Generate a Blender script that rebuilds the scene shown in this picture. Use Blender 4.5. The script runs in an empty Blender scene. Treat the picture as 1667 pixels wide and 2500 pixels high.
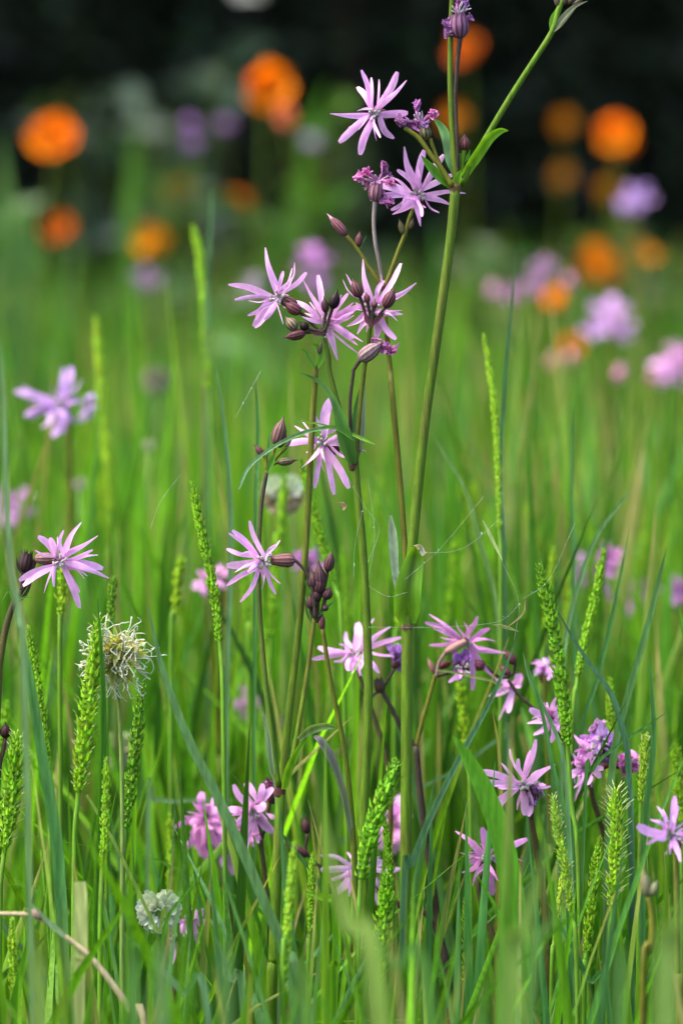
import bpy, math, random
import numpy as np
from mathutils import Vector, Matrix

# ------------------------------------------------------------------ camera, sky, sun, exposure
scene = bpy.context.scene
FPX = 8510.0                       # focal length in pixels of the 1667 x 2500 photograph
CAM_H = 0.61                       # camera height over the ground
PITCH = math.atan(830 / FPX)       # looking slightly down
cam_d = bpy.data.cameras.new("camera")
cam = bpy.data.objects.new("camera", cam_d)
scene.collection.objects.link(cam)
cam.location = (0, 0, CAM_H)
cam.rotation_euler = (math.pi / 2 - PITCH, 0, 0)
cam_d.sensor_fit = 'VERTICAL'
cam_d.sensor_height = 36
cam_d.sensor_width = 24
cam_d.lens = FPX / 2500 * 36
cam_d.clip_start = 0.05
cam_d.clip_end = 2000
cam_d.dof.use_dof = True
cam_d.dof.focus_distance = 1.6
cam_d.dof.aperture_fstop = 5.7
cam_d.dof.aperture_blades = 0
scene.camera = cam

SUN_EL, SUN_AZ = math.radians(60), math.radians(-105)    # azimuth from +Y, negative = towards -X
world = bpy.data.worlds.new("World")
scene.world = world
world.use_nodes = True
wn = world.node_tree.nodes
sky = wn.new("ShaderNodeTexSky")
sky.sky_type = 'NISHITA'
sky.sun_disc = False
sky.sun_elevation = SUN_EL
sky.sun_rotation = SUN_AZ
sky.air_density = 1.0
sky.dust_density = 4.0
wn["Background"].inputs[1].default_value = 0.15
world.node_tree.links.new(sky.outputs[0], wn["Background"].inputs[0])

sun_d = bpy.data.lights.new("sun", 'SUN')
sun_d.energy = 1.5
sun_d.angle = math.radians(10)
sun_d.color = (1.0, 0.96, 0.88)
sun = bpy.data.objects.new("sun", sun_d)
scene.collection.objects.link(sun)
sdir = Vector((math.sin(SUN_AZ) * math.cos(SUN_EL), math.cos(SUN_AZ) * math.cos(SUN_EL), math.sin(SUN_EL)))
sun.rotation_euler = sdir.to_track_quat('Z', 'Y').to_euler()
sun.location = (0, 0, 20)

scene.view_settings.view_transform = 'Standard'
scene.view_settings.look = 'None'
scene.view_settings.exposure = 2.03
scene.view_settings.gamma = 1
scene.view_settings.use_curve_mapping = False
scene.render.engine = 'CYCLES'
cy = scene.cycles
cy.use_denoising = True
cy.max_bounces = 8
cy.diffuse_bounces = 4
cy.glossy_bounces = 2
cy.transmission_bounces = 5
cy.transparent_max_bounces = 4
cy.sample_clamp_indirect = 4

rng = random.Random(7)
nrng = np.random.default_rng(11)
K = 1667 / 1568.0                  # the photograph was read in a 1568-wide view
CAMM = Matrix.Translation(cam.location) @ cam.rotation_euler.to_matrix().to_4x4()
COL = scene.collection


def P(x, y, d):
    """photograph pixel at depth d metres -> world point"""
    return CAMM @ Vector(((x - 833.5) / FPX * d, (1250 - y) / FPX * d, -d))


# ------------------------------------------------------------------ materials
def new_mat(name):
    m = bpy.data.materials.new(name)
    m.use_nodes = True
    nt = m.node_tree
    return m, nt, nt.nodes, nt.links, nt.nodes["Principled BSDF"]


def leaf_mat(name, rough=0.5, trans=0.4, tint=(1.25, 1.2, 0.6), streak=60, var=0.25, spec=0.3, bump=0.15, yscale=0.06):
    """thin tissue: vertex colour, fine lengthwise grain, light shining through"""
    m, nt, N, L, b = new_mat(name)
    at = N.new("ShaderNodeAttribute"); at.attribute_name = "Col"
    tc = N.new("ShaderNodeTexCoord")
    mp = N.new("ShaderNodeMapping")
    mp.inputs['Scale'].default_value = (streak * 10, streak * 10, streak * 10 * yscale)
    L.new(tc.outputs['Object'], mp.inputs[0])
    no = N.new("ShaderNodeTexNoise"); no.inputs['Scale'].default_value = 1.0; no.inputs['Detail'].default_value = 3
    L.new(mp.outputs[0], no.inputs['Vector'])
    mr = N.new("ShaderNodeMapRange")
    mr.inputs[1].default_value = 0.3; mr.inputs[2].default_value = 0.7
    mr.inputs[3].default_value = 1 - var; mr.inputs[4].default_value = 1 + var
    L.new(no.outputs[0], mr.inputs[0])
    mx = N.new("ShaderNodeVectorMath"); mx.operation = 'SCALE'
    L.new(at.outputs['Color'], mx.inputs[0]); L.new(mr.outputs[0], mx.inputs['Scale'])
    L.new(mx.outputs[0], b.inputs['Base Color'])
    b.inputs['Roughness'].default_value = rough
    b.inputs['Specular IOR Level'].default_value = spec
    bp = N.new("ShaderNodeBump"); bp.inputs['Strength'].default_value = bump; bp.inputs['Distance'].default_value = 0.001
    L.new(no.outputs[0], bp.inputs['Height']); L.new(bp.outputs[0], b.inputs['Normal'])
    if trans > 0:
        tr = N.new("ShaderNodeBsdfTranslucent")
        ml = N.new("ShaderNodeVectorMath"); ml.operation = 'MULTIPLY'
        ml.inputs[1].default_value = tint
        L.new(mx.outputs[0], ml.inputs[0]); L.new(ml.outputs[0], tr.inputs[0])
        ms = N.new("ShaderNodeMixShader"); ms.inputs[0].default_value = trans
        L.new(b.outputs[0], ms.inputs[1]); L.new(tr.outputs[0], ms.inputs[2])
        L.new(ms.outputs[0], N["Material Output"].inputs[0])
    return m


M_GRASS = leaf_mat("grass_blade", 0.5, 0.48, (1.2, 1.27, 0.5), 60, 0.28, 0.16)
M_LEAF = leaf_mat("stem_leaf", 0.5, 0.35, (1.4, 1.3, 0.5), 30, 0.3, 0.3)
M_PETAL = leaf_mat("pink_petal", 0.6, 0.38, (1.05, 0.95, 1.05), 50, 0.10, 0.15, 0.25, 0.5)
M_ORANGE = leaf_mat("orange_petal", 0.6, 0.35, (1.1, 0.9, 0.5), 20, 0.15, 0.15, 0.2, 0.5)
M_WHITE = leaf_mat("white_floret", 0.6, 0.3, (1, 1, 0.9), 60, 0.12, 0.2, 0.2, 0.5)
M_SPIKE = leaf_mat("grass_spikelet", 0.5, 0.35, (1.4, 1.25, 0.5), 80, 0.3, 0.25)
M_HEDGE = leaf_mat("hedge_leaf", 0.5, 0.12, (1.2, 1.3, 0.5), 8, 0.35, 0.2)
M_BUD = leaf_mat("calyx", 0.55, 0.06, (1.2, 0.9, 0.8), 80, 0.2, 0.16, 0.25, 0.2)


def stem_mat():
    m, nt, N, L, b = new_mat("plant_stem")
    at = N.new("ShaderNodeAttribute"); at.attribute_name = "Col"
    tc = N.new("ShaderNodeTexCoord")
    mp = N.new("ShaderNodeMapping"); mp.inputs['Scale'].default_value = (700, 700, 60)
    L.new(tc.outputs['Object'], mp.inputs[0])
    n1 = N.new("ShaderNodeTexNoise"); n1.inputs['Scale'].default_value = 1; n1.inputs['Detail'].default_value = 3
    L.new(mp.outputs[0], n1.inputs['Vector'])
    n2 = N.new("ShaderNodeTexNoise"); n2.inputs['Scale'].default_value = 28; n2.inputs['Detail'].default_value = 2
    L.new(tc.outputs['Object'], n2.inputs['Vector'])
    r2 = N.new("ShaderNodeMapRange"); r2.inputs[1].default_value = 0.52; r2.inputs[2].default_value = 0.72
    r2.inputs[3].default_value = 0.0; r2.inputs[4].default_value = 0.3
    L.new(n2.outputs[0], r2.inputs[0])
    red = N.new("ShaderNodeMix"); red.data_type = 'RGBA'
    red.inputs['B'].default_value = (0.10, 0.045, 0.02, 1)
    L.new(r2.outputs[0], red.inputs['Factor']); L.new(at.outputs['Color'], red.inputs['A'])
    r1 = N.new("ShaderNodeMapRange"); r1.inputs[1].default_value = 0.3; r1.inputs[2].default_value = 0.7
    r1.inputs[3].default_value = 0.7; r1.inputs[4].default_value = 1.3
    L.new(n1.outputs[0], r1.inputs[0])
    sc = N.new("ShaderNodeVectorMath"); sc.operation = 'SCALE'
    L.new(red.outputs['Result'], sc.inputs[0]); L.new(r1.outputs[0], sc.inputs['Scale'])
    # pale hair specks
    vo = N.new("ShaderNodeTexVoronoi"); vo.inputs['Scale'].default_value = 700
    L.new(tc.outputs['Object'], vo.inputs['Vector'])
    r3 = N.new("ShaderNodeMapRange"); r3.inputs[1].default_value = 0.08; r3.inputs[2].default_value = 0.22
    r3.inputs[3].default_value = 0.28; r3.inputs[4].default_value = 0.0
    L.new(vo.outputs['Distance'], r3.inputs[0])
    hx = N.new("ShaderNodeMix"); hx.data_type = 'RGBA'
    hx.inputs['B'].default_value = (0.26, 0.30, 0.10, 1)
    L.new(r3.outputs[0], hx.inputs['Factor']); L.new(sc.outputs[0], hx.inputs['A'])
    L.new(hx.outputs['Result'], b.inputs['Base Color'])
    b.inputs['Roughness'].default_value = 0.6
    b.inputs['Specular IOR Level'].default_value = 0.14
    bp = N.new("ShaderNodeBump"); bp.inputs['Strength'].default_value = 0.3; bp.inputs['Distance'].default_value = 0.0006
    L.new(n1.outputs[0], bp.inputs['Height']); L.new(bp.outputs[0], b.inputs['Normal'])
    return m


M_STEM = stem_mat()


def plain_mat(name, c1, c2, scale, rough=0.9):
    m, nt, N, L, b = new_mat(name)
    tc = N.new("ShaderNodeTexCoord")
    no = N.new("ShaderNodeTexNoise"); no.inputs['Scale'].default_value = scale; no.inputs['Detail'].default_value = 6
    L.new(tc.outputs['Object'], no.inputs['Vector'])
    cr = N.new("ShaderNodeValToRGB")
    cr.color_ramp.elements[0].position = 0.35; cr.color_ramp.elements[0].color = (*c1, 1)
    cr.color_ramp.elements[1].position = 0.65; cr.color_ramp.elements[1].color = (*c2, 1)
    L.new(no.outputs[0], cr.inputs[0]); L.new(cr.outputs[0], b.inputs['Base Color'])
    b.inputs['Roughness'].default_value = rough
    b.inputs['Specular IOR Level'].default_value = 0.15
    bp = N.new("ShaderNodeBump"); bp.inputs['Strength'].default_value = 0.6
    L.new(no.outputs[0], bp.inputs['Height']); L.new(bp.outputs[0], b.inputs['Normal'])
    return m


M_SOIL = plain_mat("soil", (0.018, 0.014, 0.008), (0.035, 0.045, 0.015), 9)
M_BARK = plain_mat("bark", (0.02, 0.015, 0.011), (0.06, 0.047, 0.035), 14)
M_INNER = plain_mat("hedge_dark_core", (0.006, 0.007, 0.005), (0.016, 0.017, 0.012), 5)
M_WEB = plain_mat("web_silk", (0.55, 0.55, 0.52), (0.7, 0.7, 0.68), 300, 0.4)

# colours of the plant tissue itself
G_LIME = (0.135, 0.325, 0.014)
G_MID = (0.080, 0.245, 0.014)
G_BLUE = (0.072, 0.205, 0.055)
G_DARK = (0.046, 0.150, 0.012)
G_PALE = (0.27, 0.33, 0.10)
PINK = (0.72, 0.38, 0.65)
PINK2 = (0.60, 0.25, 0.51)
MAGENTA = (0.30, 0.13, 0.29)
STEM_G = (0.058, 0.098, 0.005)
STEM_L = (0.070, 0.140, 0.006)
STEM_D = (0.034, 0.022, 0.017)
STEM_B = (0.088, 0.094, 0.008)
RIB = (0.014, 0.004, 0.007)
GAP = (0.19, 0.065, 0.070)


def jit(c, a=0.12, r=rng):
    k = 1 + r.uniform(-a, a)
    return tuple(max(0.0, v * k * (1 + r.uniform(-a, a) * 0.5)) for v in c)


# ------------------------------------------------------------------ mesh helpers
class MB:
    """collects vertices, faces and a colour for each vertex; build() links them as one mesh object"""
    def __init__(self):
        self.v, self.f, self.c = [], [], []

    def add(self, vs, fs, cs):
        o = len(self.v)
        self.v += [tuple(p) for p in vs]
        self.f += [tuple(i + o for i in f) for f in fs]
        self.c += cs if isinstance(cs, list) else [cs] * len(vs)

    def build(self, name, mat, parent=None, origin=None, smooth=True):
        o = origin if origin is not None else Vector((0, 0, 0))
        me = bpy.data.meshes.new(name)
        me.from_pydata([(x - o[0], y - o[1], z - o[2]) for x, y, z in self.v], [], self.f)
        at = me.color_attributes.new("Col", 'FLOAT_COLOR', 'POINT')
        at.data.foreach_set("color", np.array([(c[0], c[1], c[2], 1.0) for c in self.c], np.float32).ravel())
        if smooth:
            me.polygons.foreach_set("use_smooth", [True] * len(me.polygons))
        me.materials.append(mat)
        ob = bpy.data.objects.new(name, me)
        COL.objects.link(ob)
        if parent is not None:
            ob.parent = parent
        elif origin is not None:
            ob.location = origin
        return ob


def tag(o, label, cat, group=None, kind=None):
    o["label"] = label
    if cat: o["category"] = cat
    if group: o["group"] = group
    if kind: o["kind"] = kind
    return o


def empty(name, loc):
    e = bpy.data.objects.new(name, None)
    e.location = loc
    e.empty_display_size = 0.02
    COL.objects.link(e)
    return e


def smooth_path(pts, n=None, seg=6):
    """Catmull-Rom through the points"""
    pts = [Vector(p) for p in pts]
    if len(pts) == 2:
        return [pts[0].lerp(pts[1], i / seg) for i in range(seg + 1)]
    ext = [pts[0] * 2 - pts[1]] + pts + [pts[-1] * 2 - pts[-2]]
    out = []
    for i in range(1, len(ext) - 2):
        a, b, c, d = ext[i - 1:i + 3]
        for k in range(seg):
            t = k / seg
            out.append(0.5 * ((2 * b) + (c - a) * t + (2 * a - 5 * b + 4 * c - d) * t * t + (3 * b - a - 3 * c + d) * t ** 3))
    out.append(pts[-1])
    return out


def interp(vals, t):
    x = t * (len(vals) - 1)
    i = min(int(x), len(vals) - 2)
    return vals[i] + (vals[i + 1] - vals[i]) * (x - i)


def tube(mb, pts, radii, col, sides=8, ridge=0.0, seg=6, cap=True, col2=None):
    path = smooth_path(pts, seg=seg)
    n = len(path)
    vs, fs, cs = [], [], []
    for i, p in enumerate(path):
        t = (path[min(i + 1, n - 1)] - path[max(i - 1, 0)]).normalized()
        a = t.cross(Vector((0, 1, 0)))
        if a.length < 1e-3: a = t.cross(Vector((1, 0, 0)))
        a.normalize(); b = t.cross(a)
        r = interp(radii, i / (n - 1))
        for k in range(sides):
            an = 2 * math.pi * k / sides
            rr = r * (1 + (ridge if k % 2 else -ridge))
            vs.append(p + (a * math.cos(an) + b * math.sin(an)) * rr)
            if col2 is not None:
                f = i / (n - 1)
                cs.append(tuple(col[j] + (col2[j] - col[j]) * f for j in range(3)))
            else:
                cs.append(col)
    for i in range(n - 1):
        for k in range(sides):
            k2 = (k + 1) % sides
            fs.append((i * sides + k, i * sides + k2, (i + 1) * sides + k2, (i + 1) * sides + k))
    if cap:
        fs.append(tuple(range(sides))[::-1]); fs.append(tuple(range((n - 1) * sides, n * sides)))
    mb.add(vs, fs, cs)


VIEW = Vector((0, 1, 0))


def ribbon(mb, pts, width, col, prof=None, fold=0.25, roll=0.0, seg=6, col2=None, twist=0.0, rib=0.92):
    """a blade or lobe: three vertices across, folded along its midrib, facing sideways by roll"""
    path = smooth_path(pts, seg=seg)
    n = len(path)
    prof = prof or [0.6, 0.9, 1.0, 0.85, 0.5, 0.04]
    vs, fs, cs = [], [], []
    for i, p in enumerate(path):
        f = i / (n - 1)
        t = (path[min(i + 1, n - 1)] - path[max(i - 1, 0)])
        if t.length < 1e-9: t = Vector((0, 0, 1))
        t.normalize()
        s = t.cross(VIEW)
        if s.length < 0.15: s = t.cross(Vector((0.6, 0, 0.8)))
        s.normalize()
        q = Matrix.Rotation(roll + twist * f, 3, t)
        s = q @ s
        nn = s.cross(t)
        w = width * interp(prof, f) * 0.5
        vs += [p - s * w, p + nn * (w * fold), p + s * w]
        c = col if col2 is None else tuple(col[j] + (col2[j] - col[j]) * f for j in range(3))
        cs += [c, tuple(v * rib for v in c), c]
    for i in range(n - 1):
        a = i * 3
        fs += [(a, a + 1, a + 4, a + 3), (a + 1, a + 2, a + 5, a + 4)]
    mb.add(vs, fs, cs)


def ground_point(pts, k=0.35):
    """where a stem that leaves the picture meets the ground"""
    a, b = Vector(pts[-2]), Vector(pts[-1])
    dv = b - a
    s = dv.x / max(0.05, abs(dv.z))
    return Vector((b.x + s * b.z * k, b.y, -0.005))


def mm(px, d):
    return px / FPX * d


# ------------------------------------------------------------------ flower parts
def calyx(mb, base, tip, width, rib=RIB, gap=GAP, prof=None, teeth=False, tipcol=None):
    base, tip = Vector(base), Vector(tip)
    ax = tip - base
    ln = ax.length
    ax.normalize()
    a = ax.cross(Vector((0.2, 1, 0.1))).normalized(); b = ax.cross(a)
    prof = prof or [(0, .22), (.06, .55), (.16, .85), (.32, 1), (.5, .97), (.64, .76), (.74, .46), (.84, .2), (1, .03)]
    S = 30
    gap = tuple(v * .62 for v in gap)
    vs, fs, cs = [], [], []
    off = rng.random()
    for j, (t, r) in enumerate(prof):
        for k in range(S):
            an = 2 * math.pi * (k + off) / S
            isr = k % 3 == 0
            rr = r * width / 2 * (1.05 if isr else 0.95)
            tt = t
            if teeth and j == len(prof) - 1:
                tt = t + (0.14 if k % 6 == 0 else -0.08)
            vs.append(base + ax * (ln * tt) + (a * math.cos(an) + b * math.sin(an)) * rr)
            c = rib if isr else gap
            if t < 0.08: c = tuple(0.5 * (x + y) for x, y in zip(rib, gap))
            if tipcol and t > 0.8: c = tipcol
            elif t > 0.85: c = tuple(0.6 * x + 0.4 * y for x, y in zip(rib, gap))
            cs.append(c)
    for j in range(len(prof) - 1):
        for k in range(S):
            k2 = (k + 1) % S
            fs.append((j * S + k, j * S + k2, (j + 1) * S + k2, (j + 1) * S + k))
    fs.append(tuple(range(S))[::-1])
    mb.add(vs, fs, cs)


OPEN = [(0, .3), (.08, .62), (.25, .92), (.5, 1), (.75, .86), (1, .74)]
TAPER = [0.28, 0.5, 0.75, 0.95, 1.0, 0.9, 0.7, 0.5, 0.34, 0.12]
LOBE = [0.25, 0.36, 0.44, 0.62, 0.84, 0.98, 1.0, 0.98, 0.9, 0.45]


class Plant:
    def __init__(self, name, base, label, cat="wildflower", group=None):
        self.o = Vector((base[0], base[1], 0))
        self.root = tag(empty(name, self.o), label, cat, group)

    def part(self, mb, name, mat, parent=None):
        return mb.build(name, mat, parent or self.root, self.o)

    def stem(self, pts, radii, col=STEM_G, col2=None, name="stem", ridge=0.06, sides=10):
        mb = MB(); tube(mb, pts, radii, col, sides, ridge, col2=col2)
        return self.part(mb, name, M_STEM)

    def leaf(self, pts, width, col=G_MID, prof=None, fold=0.3, roll=0.0, name="leaf", col2=None, twist=0.0, rib=0.6):
        mb = MB(); ribbon(mb, pts, width, col, prof or [0.45, 0.8, 1.0, 0.95, 0.7, 0.35, 0.03], fold, roll, 6, col2, twist, rib)
        return self.part(mb, name, M_LEAF)

    def bud(self, bx, by, tx, ty, w, d, rib=RIB, gap=GAP, dz=0.0, name="bud", tipcol=None):
        mb = MB()
        calyx(mb, P(bx, by, d), P(tx, ty, d + dz), mm(w * .92, d), jit(rib), jit(gap), tipcol=tipcol)
        return self.part(mb, name, M_BUD)

    def flower(self, cx, cy, petals, d, axis=(0, 0.4, 1), col=PINK, L=0.0165, cal=True, calw=30, wk=0.9, rib=RIB, gap=GAP, back=None):
        """petals: lists of lobe tips (x, y, width, bend) in photograph pixels; axis: towards the calyx (x, y, depth)"""
        c = P(cx, cy, d)
        mb = MB()
        # throat scales and stamens
        for k in range(12):
            an = k * 2.4 + rng.random()
            rr = rng.uniform(0.0012, 0.0036)
            e = c + Vector((math.cos(an) * rr, -rng.uniform(0.001, 0.004), math.sin(an) * rr))
            tube(mb, [c + Vector((0, 0.001, 0)), c.lerp(e, 0.6) + Vector((0, -0.0006, 0)), e], [0.0004, 0.0003, 0.0003],
                 (0.62, 0.52, 0.58), 4, seg=2)
            tube(mb, [e - Vector((0, 0, 0.0006)), e + Vector((0, -0.0004, 0.0006))], [0.0005, 0.0005], (0.42, 0.42, 0.36), 5, seg=1)
        fl = self.part(mb, "flower", M_WHITE)
        for lobes in petals:
            pm = MB()
            mx = sum(l[0] for l in lobes) / len(lobes); my = sum(l[1] for l in lobes) / len(lobes)
            side = rng.choice((-1, -1, 1))
            pc = jit(col, 0.07)
            if (len(lobes) < 3 or (len(lobes) == 3 and rng.random() < .75)) and len(petals) > 3:            # the narrow side lobes of a deeply cut petal
                a0 = math.atan2(my - cy, mx - cx); rl = max(math.hypot(l[0] - cx, l[1] - cy) for l in lobes)
                for sg in ((-1, 1) if len(lobes) < 3 else (rng.choice((-1, 1)),)):
                    a1 = a0 + sg * rng.uniform(.35, .62); r1 = rl * rng.uniform(.5, .85)
                    lobes = lobes + [(cx + math.cos(a1) * r1, cy + math.sin(a1) * r1, lobes[0][2] * rng.uniform(.3, .5), sg * rng.uniform(-8, 14))]
            for li, l in enumerate(lobes):
                tx, ty = l[0], l[1]
                w = (l[2] if len(l) > 2 else 14) * wk
                bend = l[3] if len(l) > 3 else rng.uniform(-9, 9)
                dx, dy = tx - cx, ty - cy
                px = math.hypot(dx, dy) + 1e-6
                real = mm(px, d)
                dz = math.sqrt(max(0.0, L * L - real * real)) * 0.75 * side
                if len(l) > 4: dz = l[4]
                nx, ny = -dy / px, dx / px
                kx, ky = cx + (mx - cx) * 0.17, cy + (my - cy) * 0.17
                p0 = P(cx + (kx - cx) * 0.15, cy + (ky - cy) * 0.15, d + 0.0012)
                p1 = P(kx, ky, d - 0.0012 + dz * 0.2)
                p2 = P(cx + dx * 0.62 + nx * bend * 0.8, cy + dy * 0.62 + ny * bend * 0.8, d - 0.0018 + dz * 0.62 + rng.uniform(-0.0008, 0.0008) * 1.2)
                p3 = P(tx, ty, d + dz + rng.uniform(-0.0025, 0.004))
                ribbon(pm, [p0, p1, p2, p3], mm(w, d), jit(pc, 0.09), TAPER if rng.random() < .42 else LOBE, rng.uniform(-0.6, 0.6), rng.uniform(-0.5, 0.5),
                       5, tuple(min(1, v * 1.12) for v in pc), rng.uniform(-0.9, 0.9))
            self.part(pm, "petal", M_PETAL, fl)
        if cal:
            a = Vector((axis[0], axis[2], -axis[1])).normalized()
            b0 = c + a * 0.0095
            cm = MB(); calyx(cm, b0, c + a * 0.0008, mm(calw, d), jit(rib), jit(gap), OPEN, True)
            self.part(cm, "calyx", M_BUD, fl)
            return b0
        return c

    def withered(self, cx, cy, knobs, d, calb=None, calt=None, calw=30, col=MAGENTA, hairs=8, gap=GAP, name="withered_flower"):
        """a flower past its best: shrivelled petals rolled into knots above the calyx"""
        mb = MB()
        c = P(cx, cy, d)
        if calb:
            calyx(mb, P(calb[0], calb[1], d), P(calt[0], calt[1], d), mm(calw, d), jit(RIB), jit(gap), OPEN, True)
        else:
            calyx(mb, c + Vector((0, 0.002, -0.006)), c, mm(calw, d), jit(RIB), jit(gap), OPEN, True)
        ob = self.part(mb, name, M_BUD)
        for (kx, ky, r) in knobs:
            km = MB()
            e = P(kx, ky, d + rng.uniform(-0.004, 0.003))
            cc = jit(col, 0.3)
            tube(km, [c, c.lerp(e, 0.5) + Vector((rng.uniform(-1, 1), 0, rng.uniform(-1, 1))) * 0.001, e], [0.0006, 0.0008, 0.0007], cc, 5, seg=3)
            for q in range(7):
                o = [e + Vector((rng.gauss(0, 1), rng.gauss(0, .8), rng.gauss(0, 1))) * mm(r, d) * 0.55 for _ in range(4)]
                kk = rng.uniform(0.6, 1.7)
                ribbon(km, o, mm(r * 0.8, d), tuple(v * kk for v in cc), [0.5, 1, 1, 0.5], 0.5, rng.uniform(-1, 1), 3, None, 2.0)
            self.part(km, "shrivelled_petal", M_PETAL, ob)
        if hairs:
            hm = MB()
            for q in range(hairs):
                an = rng.uniform(-1.2, 1.2)
                e = c + Vector((math.sin(an), rng.uniform(-.4, .4), math.cos(an))) * rng.uniform(0.003, 0.0065)
                tube(hm, [c, c.lerp(e, .6) + Vector((rng.uniform(-1, 1), 0, 0)) * 0.0008, e], [0.00035, 0.0003, 0.0003], (0.42, 0.33, 0.40), 4, seg=2)
            self.part(hm, "stamens", M_WHITE, ob)
        return ob


def crop(x0, y0, s):
    return lambda x, y: (x0 + x * s, y0 + y * s)


def conv(cf, s, petals):
    return [[(*cf(l[0], l[1]), (l[2] if len(l) > 2 else 45) * s, *([l[3] * s] if len(l) > 3 else [])) for l in p] for p in petals]


def U(pts, d):
    """points read in the 1568-wide view, each (x, y) or (x, y, depth offset)"""
    return [P(p[0] * K, p[1] * K, d + (p[2] if len(p) > 2 else 0)) for p in pts]


# ------------------------------------------------------------------ ground, hedge and added shade trees behind
gm = MB()
NX, NY = 60, 60
gx = [math.copysign(abs(t) ** 3 * 400, t) for t in np.linspace(-1, 1, NX)]
gy = [-6 + 506 * t ** 2.6 for t in np.linspace(0, 1, NY)]
for y in gy:
    for x in gx:
        gm.v.append((x, y, 0.02 * math.sin(x * 1.3 + y) * math.sin(y * 0.9) if y > 7 else 0.0)); gm.c.append((1, 1, 1))
for j in range(NY - 1):
    for i in range(NX - 1):
        a = j * NX + i
        gm.f.append((a, a + 1, a + NX + 1, a + NX))
g = gm.build("ground", M_SOIL)
g["kind"] = "structure"
g["label"] = "dark soil under the meadow grass"


def leaf_cloud(name, centers, size, cols, mat, parent=None, origin=(0, 0, 0), aspect=0.5, up=0.3):
    """many leaf-shaped quads bent along the midrib, as one numpy mesh"""
    n = len(centers)
    d = nrng.normal(size=(n, 3)); d[:, 2] = d[:, 2] * 0.7 - up
    d /= np.linalg.norm(d, axis=1)[:, None]
    s = np.cross(d, nrng.normal(size=(n, 3))); s /= np.linalg.norm(s, axis=1)[:, None]
    nn = np.cross(d, s)
    sz = size * nrng.uniform(0.6, 1.3, n)[:, None]
    c = centers - np.array(origin)
    v = np.stack([c - d * sz * .5, c + s * sz * aspect * .5 + nn * sz * .08, c + d * sz * .5, c - s * sz * aspect * .5 + nn * sz * .08], 1).reshape(-1, 3)
    me = bpy.data.meshes.new(name)
    me.vertices.add(n * 4); me.vertices.foreach_set("co", v.astype(np.float32).ravel())
    idx = np.arange(n)[:, None] * 4
    tri = np.concatenate([idx + 0, idx + 1, idx + 2, idx + 0, idx + 2, idx + 3], 1).ravel()
    me.loops.add(len(tri)); me.loops.foreach_set("vertex_index", tri.astype(np.int32))
    me.polygons.add(n * 2); me.polygons.foreach_set("loop_start", (np.arange(n * 2) * 3).astype(np.int32))
    me.update(calc_edges=True)
    at = me.color_attributes.new("Col", 'FLOAT_COLOR', 'POINT')
    cc = np.concatenate([cols, np.ones((n, 1))], 1)
    at.data.foreach_set("color", np.repeat(cc, 4, 0).astype(np.float32).ravel())
    me.materials.append(mat)
    ob = bpy.data.objects.new(name, me); COL.objects.link(ob)
    if parent: ob.parent = parent
    return ob


def ncol(base, n, a=0.35):
    k = nrng.uniform(1 - a, 1 + a, (n, 1))
    return np.clip(np.array(base)[None] * k * nrng.uniform(0.85, 1.15, (n, 3)), 0, 1)


HY = 8.3
hole = P(605, -42, 9.2)
hroot = tag(empty("hedge", (0, HY + 1, 0)), "tall dark evergreen hedge standing in deep shade behind the meadow", "hedge")
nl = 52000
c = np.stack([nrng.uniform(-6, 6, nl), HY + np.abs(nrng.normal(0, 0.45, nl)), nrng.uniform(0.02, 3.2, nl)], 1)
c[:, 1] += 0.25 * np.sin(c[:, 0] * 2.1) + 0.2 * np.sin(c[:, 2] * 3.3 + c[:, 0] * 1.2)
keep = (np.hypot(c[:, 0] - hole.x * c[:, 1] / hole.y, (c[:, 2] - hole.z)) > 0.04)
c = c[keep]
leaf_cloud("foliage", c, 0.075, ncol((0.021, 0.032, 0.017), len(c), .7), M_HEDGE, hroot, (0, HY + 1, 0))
im = MB()  # near-black sheet added inside the hedge to block sky light between leaves
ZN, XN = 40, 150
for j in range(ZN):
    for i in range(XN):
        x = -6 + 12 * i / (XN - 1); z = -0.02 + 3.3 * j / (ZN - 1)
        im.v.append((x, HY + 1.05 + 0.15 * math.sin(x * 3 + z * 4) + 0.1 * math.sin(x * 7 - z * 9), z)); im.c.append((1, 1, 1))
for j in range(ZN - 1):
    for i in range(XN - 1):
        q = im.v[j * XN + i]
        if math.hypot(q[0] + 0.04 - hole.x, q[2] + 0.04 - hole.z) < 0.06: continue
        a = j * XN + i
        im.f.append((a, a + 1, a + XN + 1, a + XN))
im.build("dark_core_sheet", M_INNER, hroot, Vector((0, HY + 1, 0)))
for k in range(9):
    tm = MB(); x = -5.4 + k * 1.35 + rng.uniform(-.3, .3)
    tube(tm, [(x, HY + 0.75, -0.02), (x + rng.uniform(-.1, .1), HY + 0.7, 1.0), (x + rng.uniform(-.2, .2), HY + 0.8, 2.6)], [0.05, 0.04, 0.015], (1, 1, 1), 7)
    tm.build("trunk", M_BARK, hroot, Vector((0, HY + 1, 0)))

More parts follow.
